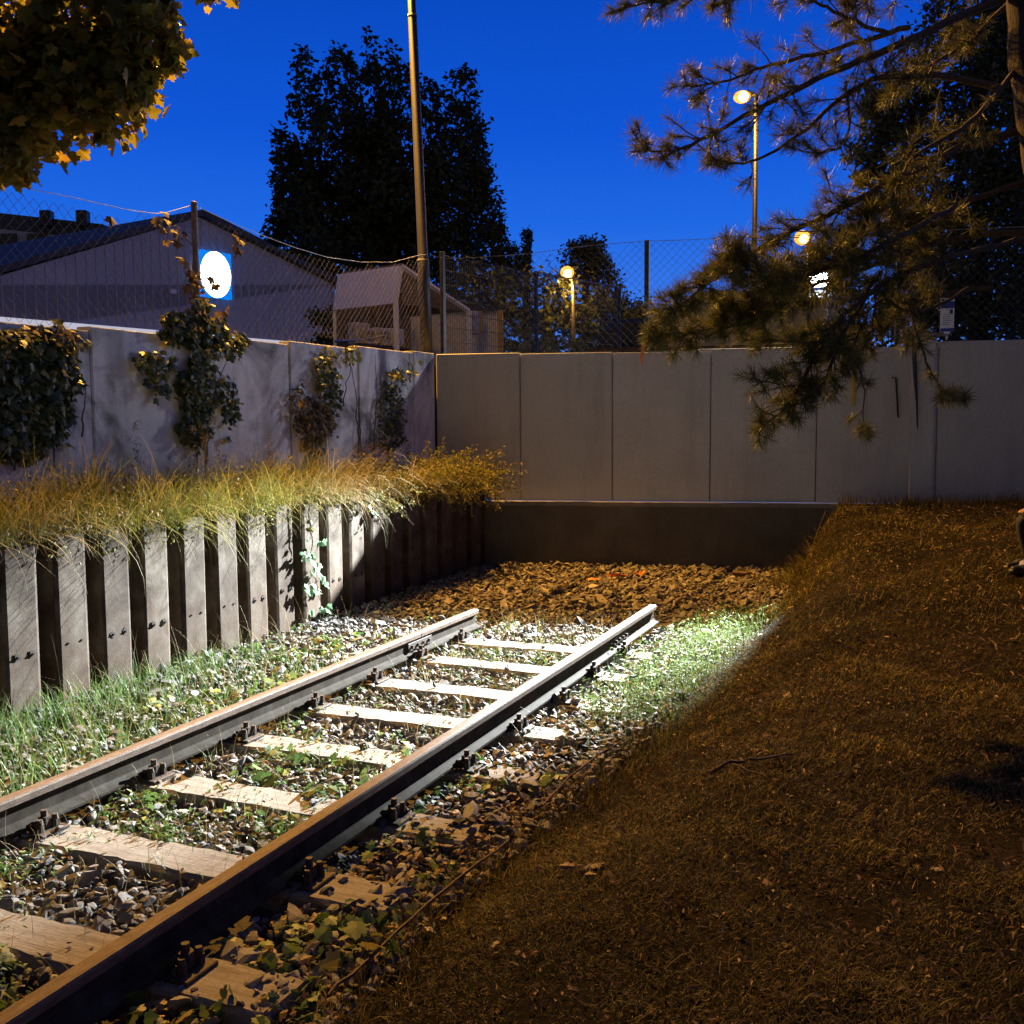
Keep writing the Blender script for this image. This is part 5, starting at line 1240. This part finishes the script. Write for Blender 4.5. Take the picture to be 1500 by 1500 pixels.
    o = tag(mb.build('concrete_block', M['base']), 'low concrete block under the seated person', 'block'); o.location = (c[0], c[1], gz2)
    # bag against the shin
    b = foot+f*.10+s*.2; V, F = stone_templates(1, 1)[0]
    mb = MB(); mb.add(V*A([.04, .04, .11])+A([0, 0, .12]), F); mb.tube([(0, -.02, .24), (0, -.02, .3), (0, .03, .3), (0, .03, .24)], .006, 5)
    o = tag(mb.build('bag', M['bag']), 'small pale blue bag standing at the shins of the seated person', 'bag'); o.location = (b[0], b[1], float(bank_z(b[0], b[1])))
person()

# ------------------------------------------------------------------ lights
def lamp(name, kind, loc, power, color, size=.1, aim=None, spot=None, blend=.15):
    l = bpy.data.lights.new(name, kind); l.energy = power; l.color = color; l.shadow_soft_size = size
    o = bpy.data.objects.new(name, l); col.objects.link(o); o.location = tuple(loc)
    if aim is not None:
        import mathutils
        o.rotation_euler = mathutils.Vector(tuple(A(aim)-A(loc))).to_track_quat('-Z', 'Y').to_euler()
    if spot: l.spot_size = math.radians(spot); l.spot_blend = blend
    return o
SOD = (1, .49, .075)
lamp('mast_lamp_light', 'SPOT', LT-A([0, 0, .14]), 18000, SOD, .12, LT+A([1.4, -5.2, -5]), 126, .5)
lamp('mast_lamp_spill', 'POINT', LT-A([0, 0, .16]), 200, SOD, .12)
lamp('street_lamp_light', 'POINT', L1-A([0, 0, .25]), 900, SOD, .12)
lamp('street_lamp_light', 'POINT', L2-A([0, 0, .22]), 500, SOD, .1)
lamp('street_lamp_light', 'POINT', L3-A([0, 0, .22]), 160, SOD, .1)
lamp('floodlight_beam', 'SPOT', LF+dF*.03, 54000, (.90, .98, 1), .025, aimp, 38, .34)
lamp('left_wall_fill', 'SPOT', LF+dF*.03, 420, (.86, .92, 1), .03, A([-3.3, 8.5, 1.2]), 96, .9)  # second wide spot added at the floodlight to brighten the left wall

# ------------------------------------------------------------------ dusk sky
w = bpy.data.worlds.new('World'); bpy.context.scene.world = w; w.use_nodes = True
nt = w.node_tree; bg = nt.nodes['Background']
tc = N(nt, 'ShaderNodeTexCoord'); sp = N(nt, 'ShaderNodeSeparateXYZ'); nt.links.new(tc.outputs['Generated'], sp.inputs[0])
c = ramp(nt, sp.outputs[2], [(0, (.14, .34, .93)), (.10, (.045, .205, .86)), (.18, (.014, .14, .77)), (.26, (.005, .095, .68)), (.4, (.002, .062, .5)), (.6, (.008, .03, .17)), (1, (.008, .02, .10))])
# the afterglow lies beyond the wall; the sky behind the viewer is darker
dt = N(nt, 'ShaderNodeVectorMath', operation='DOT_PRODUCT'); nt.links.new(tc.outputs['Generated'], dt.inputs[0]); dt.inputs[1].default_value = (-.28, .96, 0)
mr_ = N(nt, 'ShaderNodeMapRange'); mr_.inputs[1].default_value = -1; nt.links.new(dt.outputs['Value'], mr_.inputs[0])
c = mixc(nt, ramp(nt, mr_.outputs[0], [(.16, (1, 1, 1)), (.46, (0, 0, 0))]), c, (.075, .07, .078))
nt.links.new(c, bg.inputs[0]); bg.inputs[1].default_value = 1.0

# ------------------------------------------------------------------ camera and view
cam = bpy.data.cameras.new('camera'); cam.sensor_width = 36; cam.lens = 36*FPX/1500; cam.clip_end = 2000; cam.clip_start = .05
co = bpy.data.objects.new('camera', cam); col.objects.link(co)
import mathutils
co.matrix_world = mathutils.Matrix(((RT[0], UP[0], -FW[0], CAM[0]), (RT[1], UP[1], -FW[1], CAM[1]), (RT[2], UP[2], -FW[2], CAM[2]), (0, 0, 0, 1)))
sc_ = bpy.context.scene; sc_.camera = co
sc_.view_settings.view_transform = 'Standard'; sc_.view_settings.look = 'None'; sc_.view_settings.exposure = 0; sc_.view_settings.gamma = 1
sc_.render.engine = 'CYCLES'; sc_.cycles.use_denoising = True; sc_.cycles.max_bounces = 5; sc_.cycles.transparent_max_bounces = 8; sc_.cycles.sample_clamp_indirect = 4
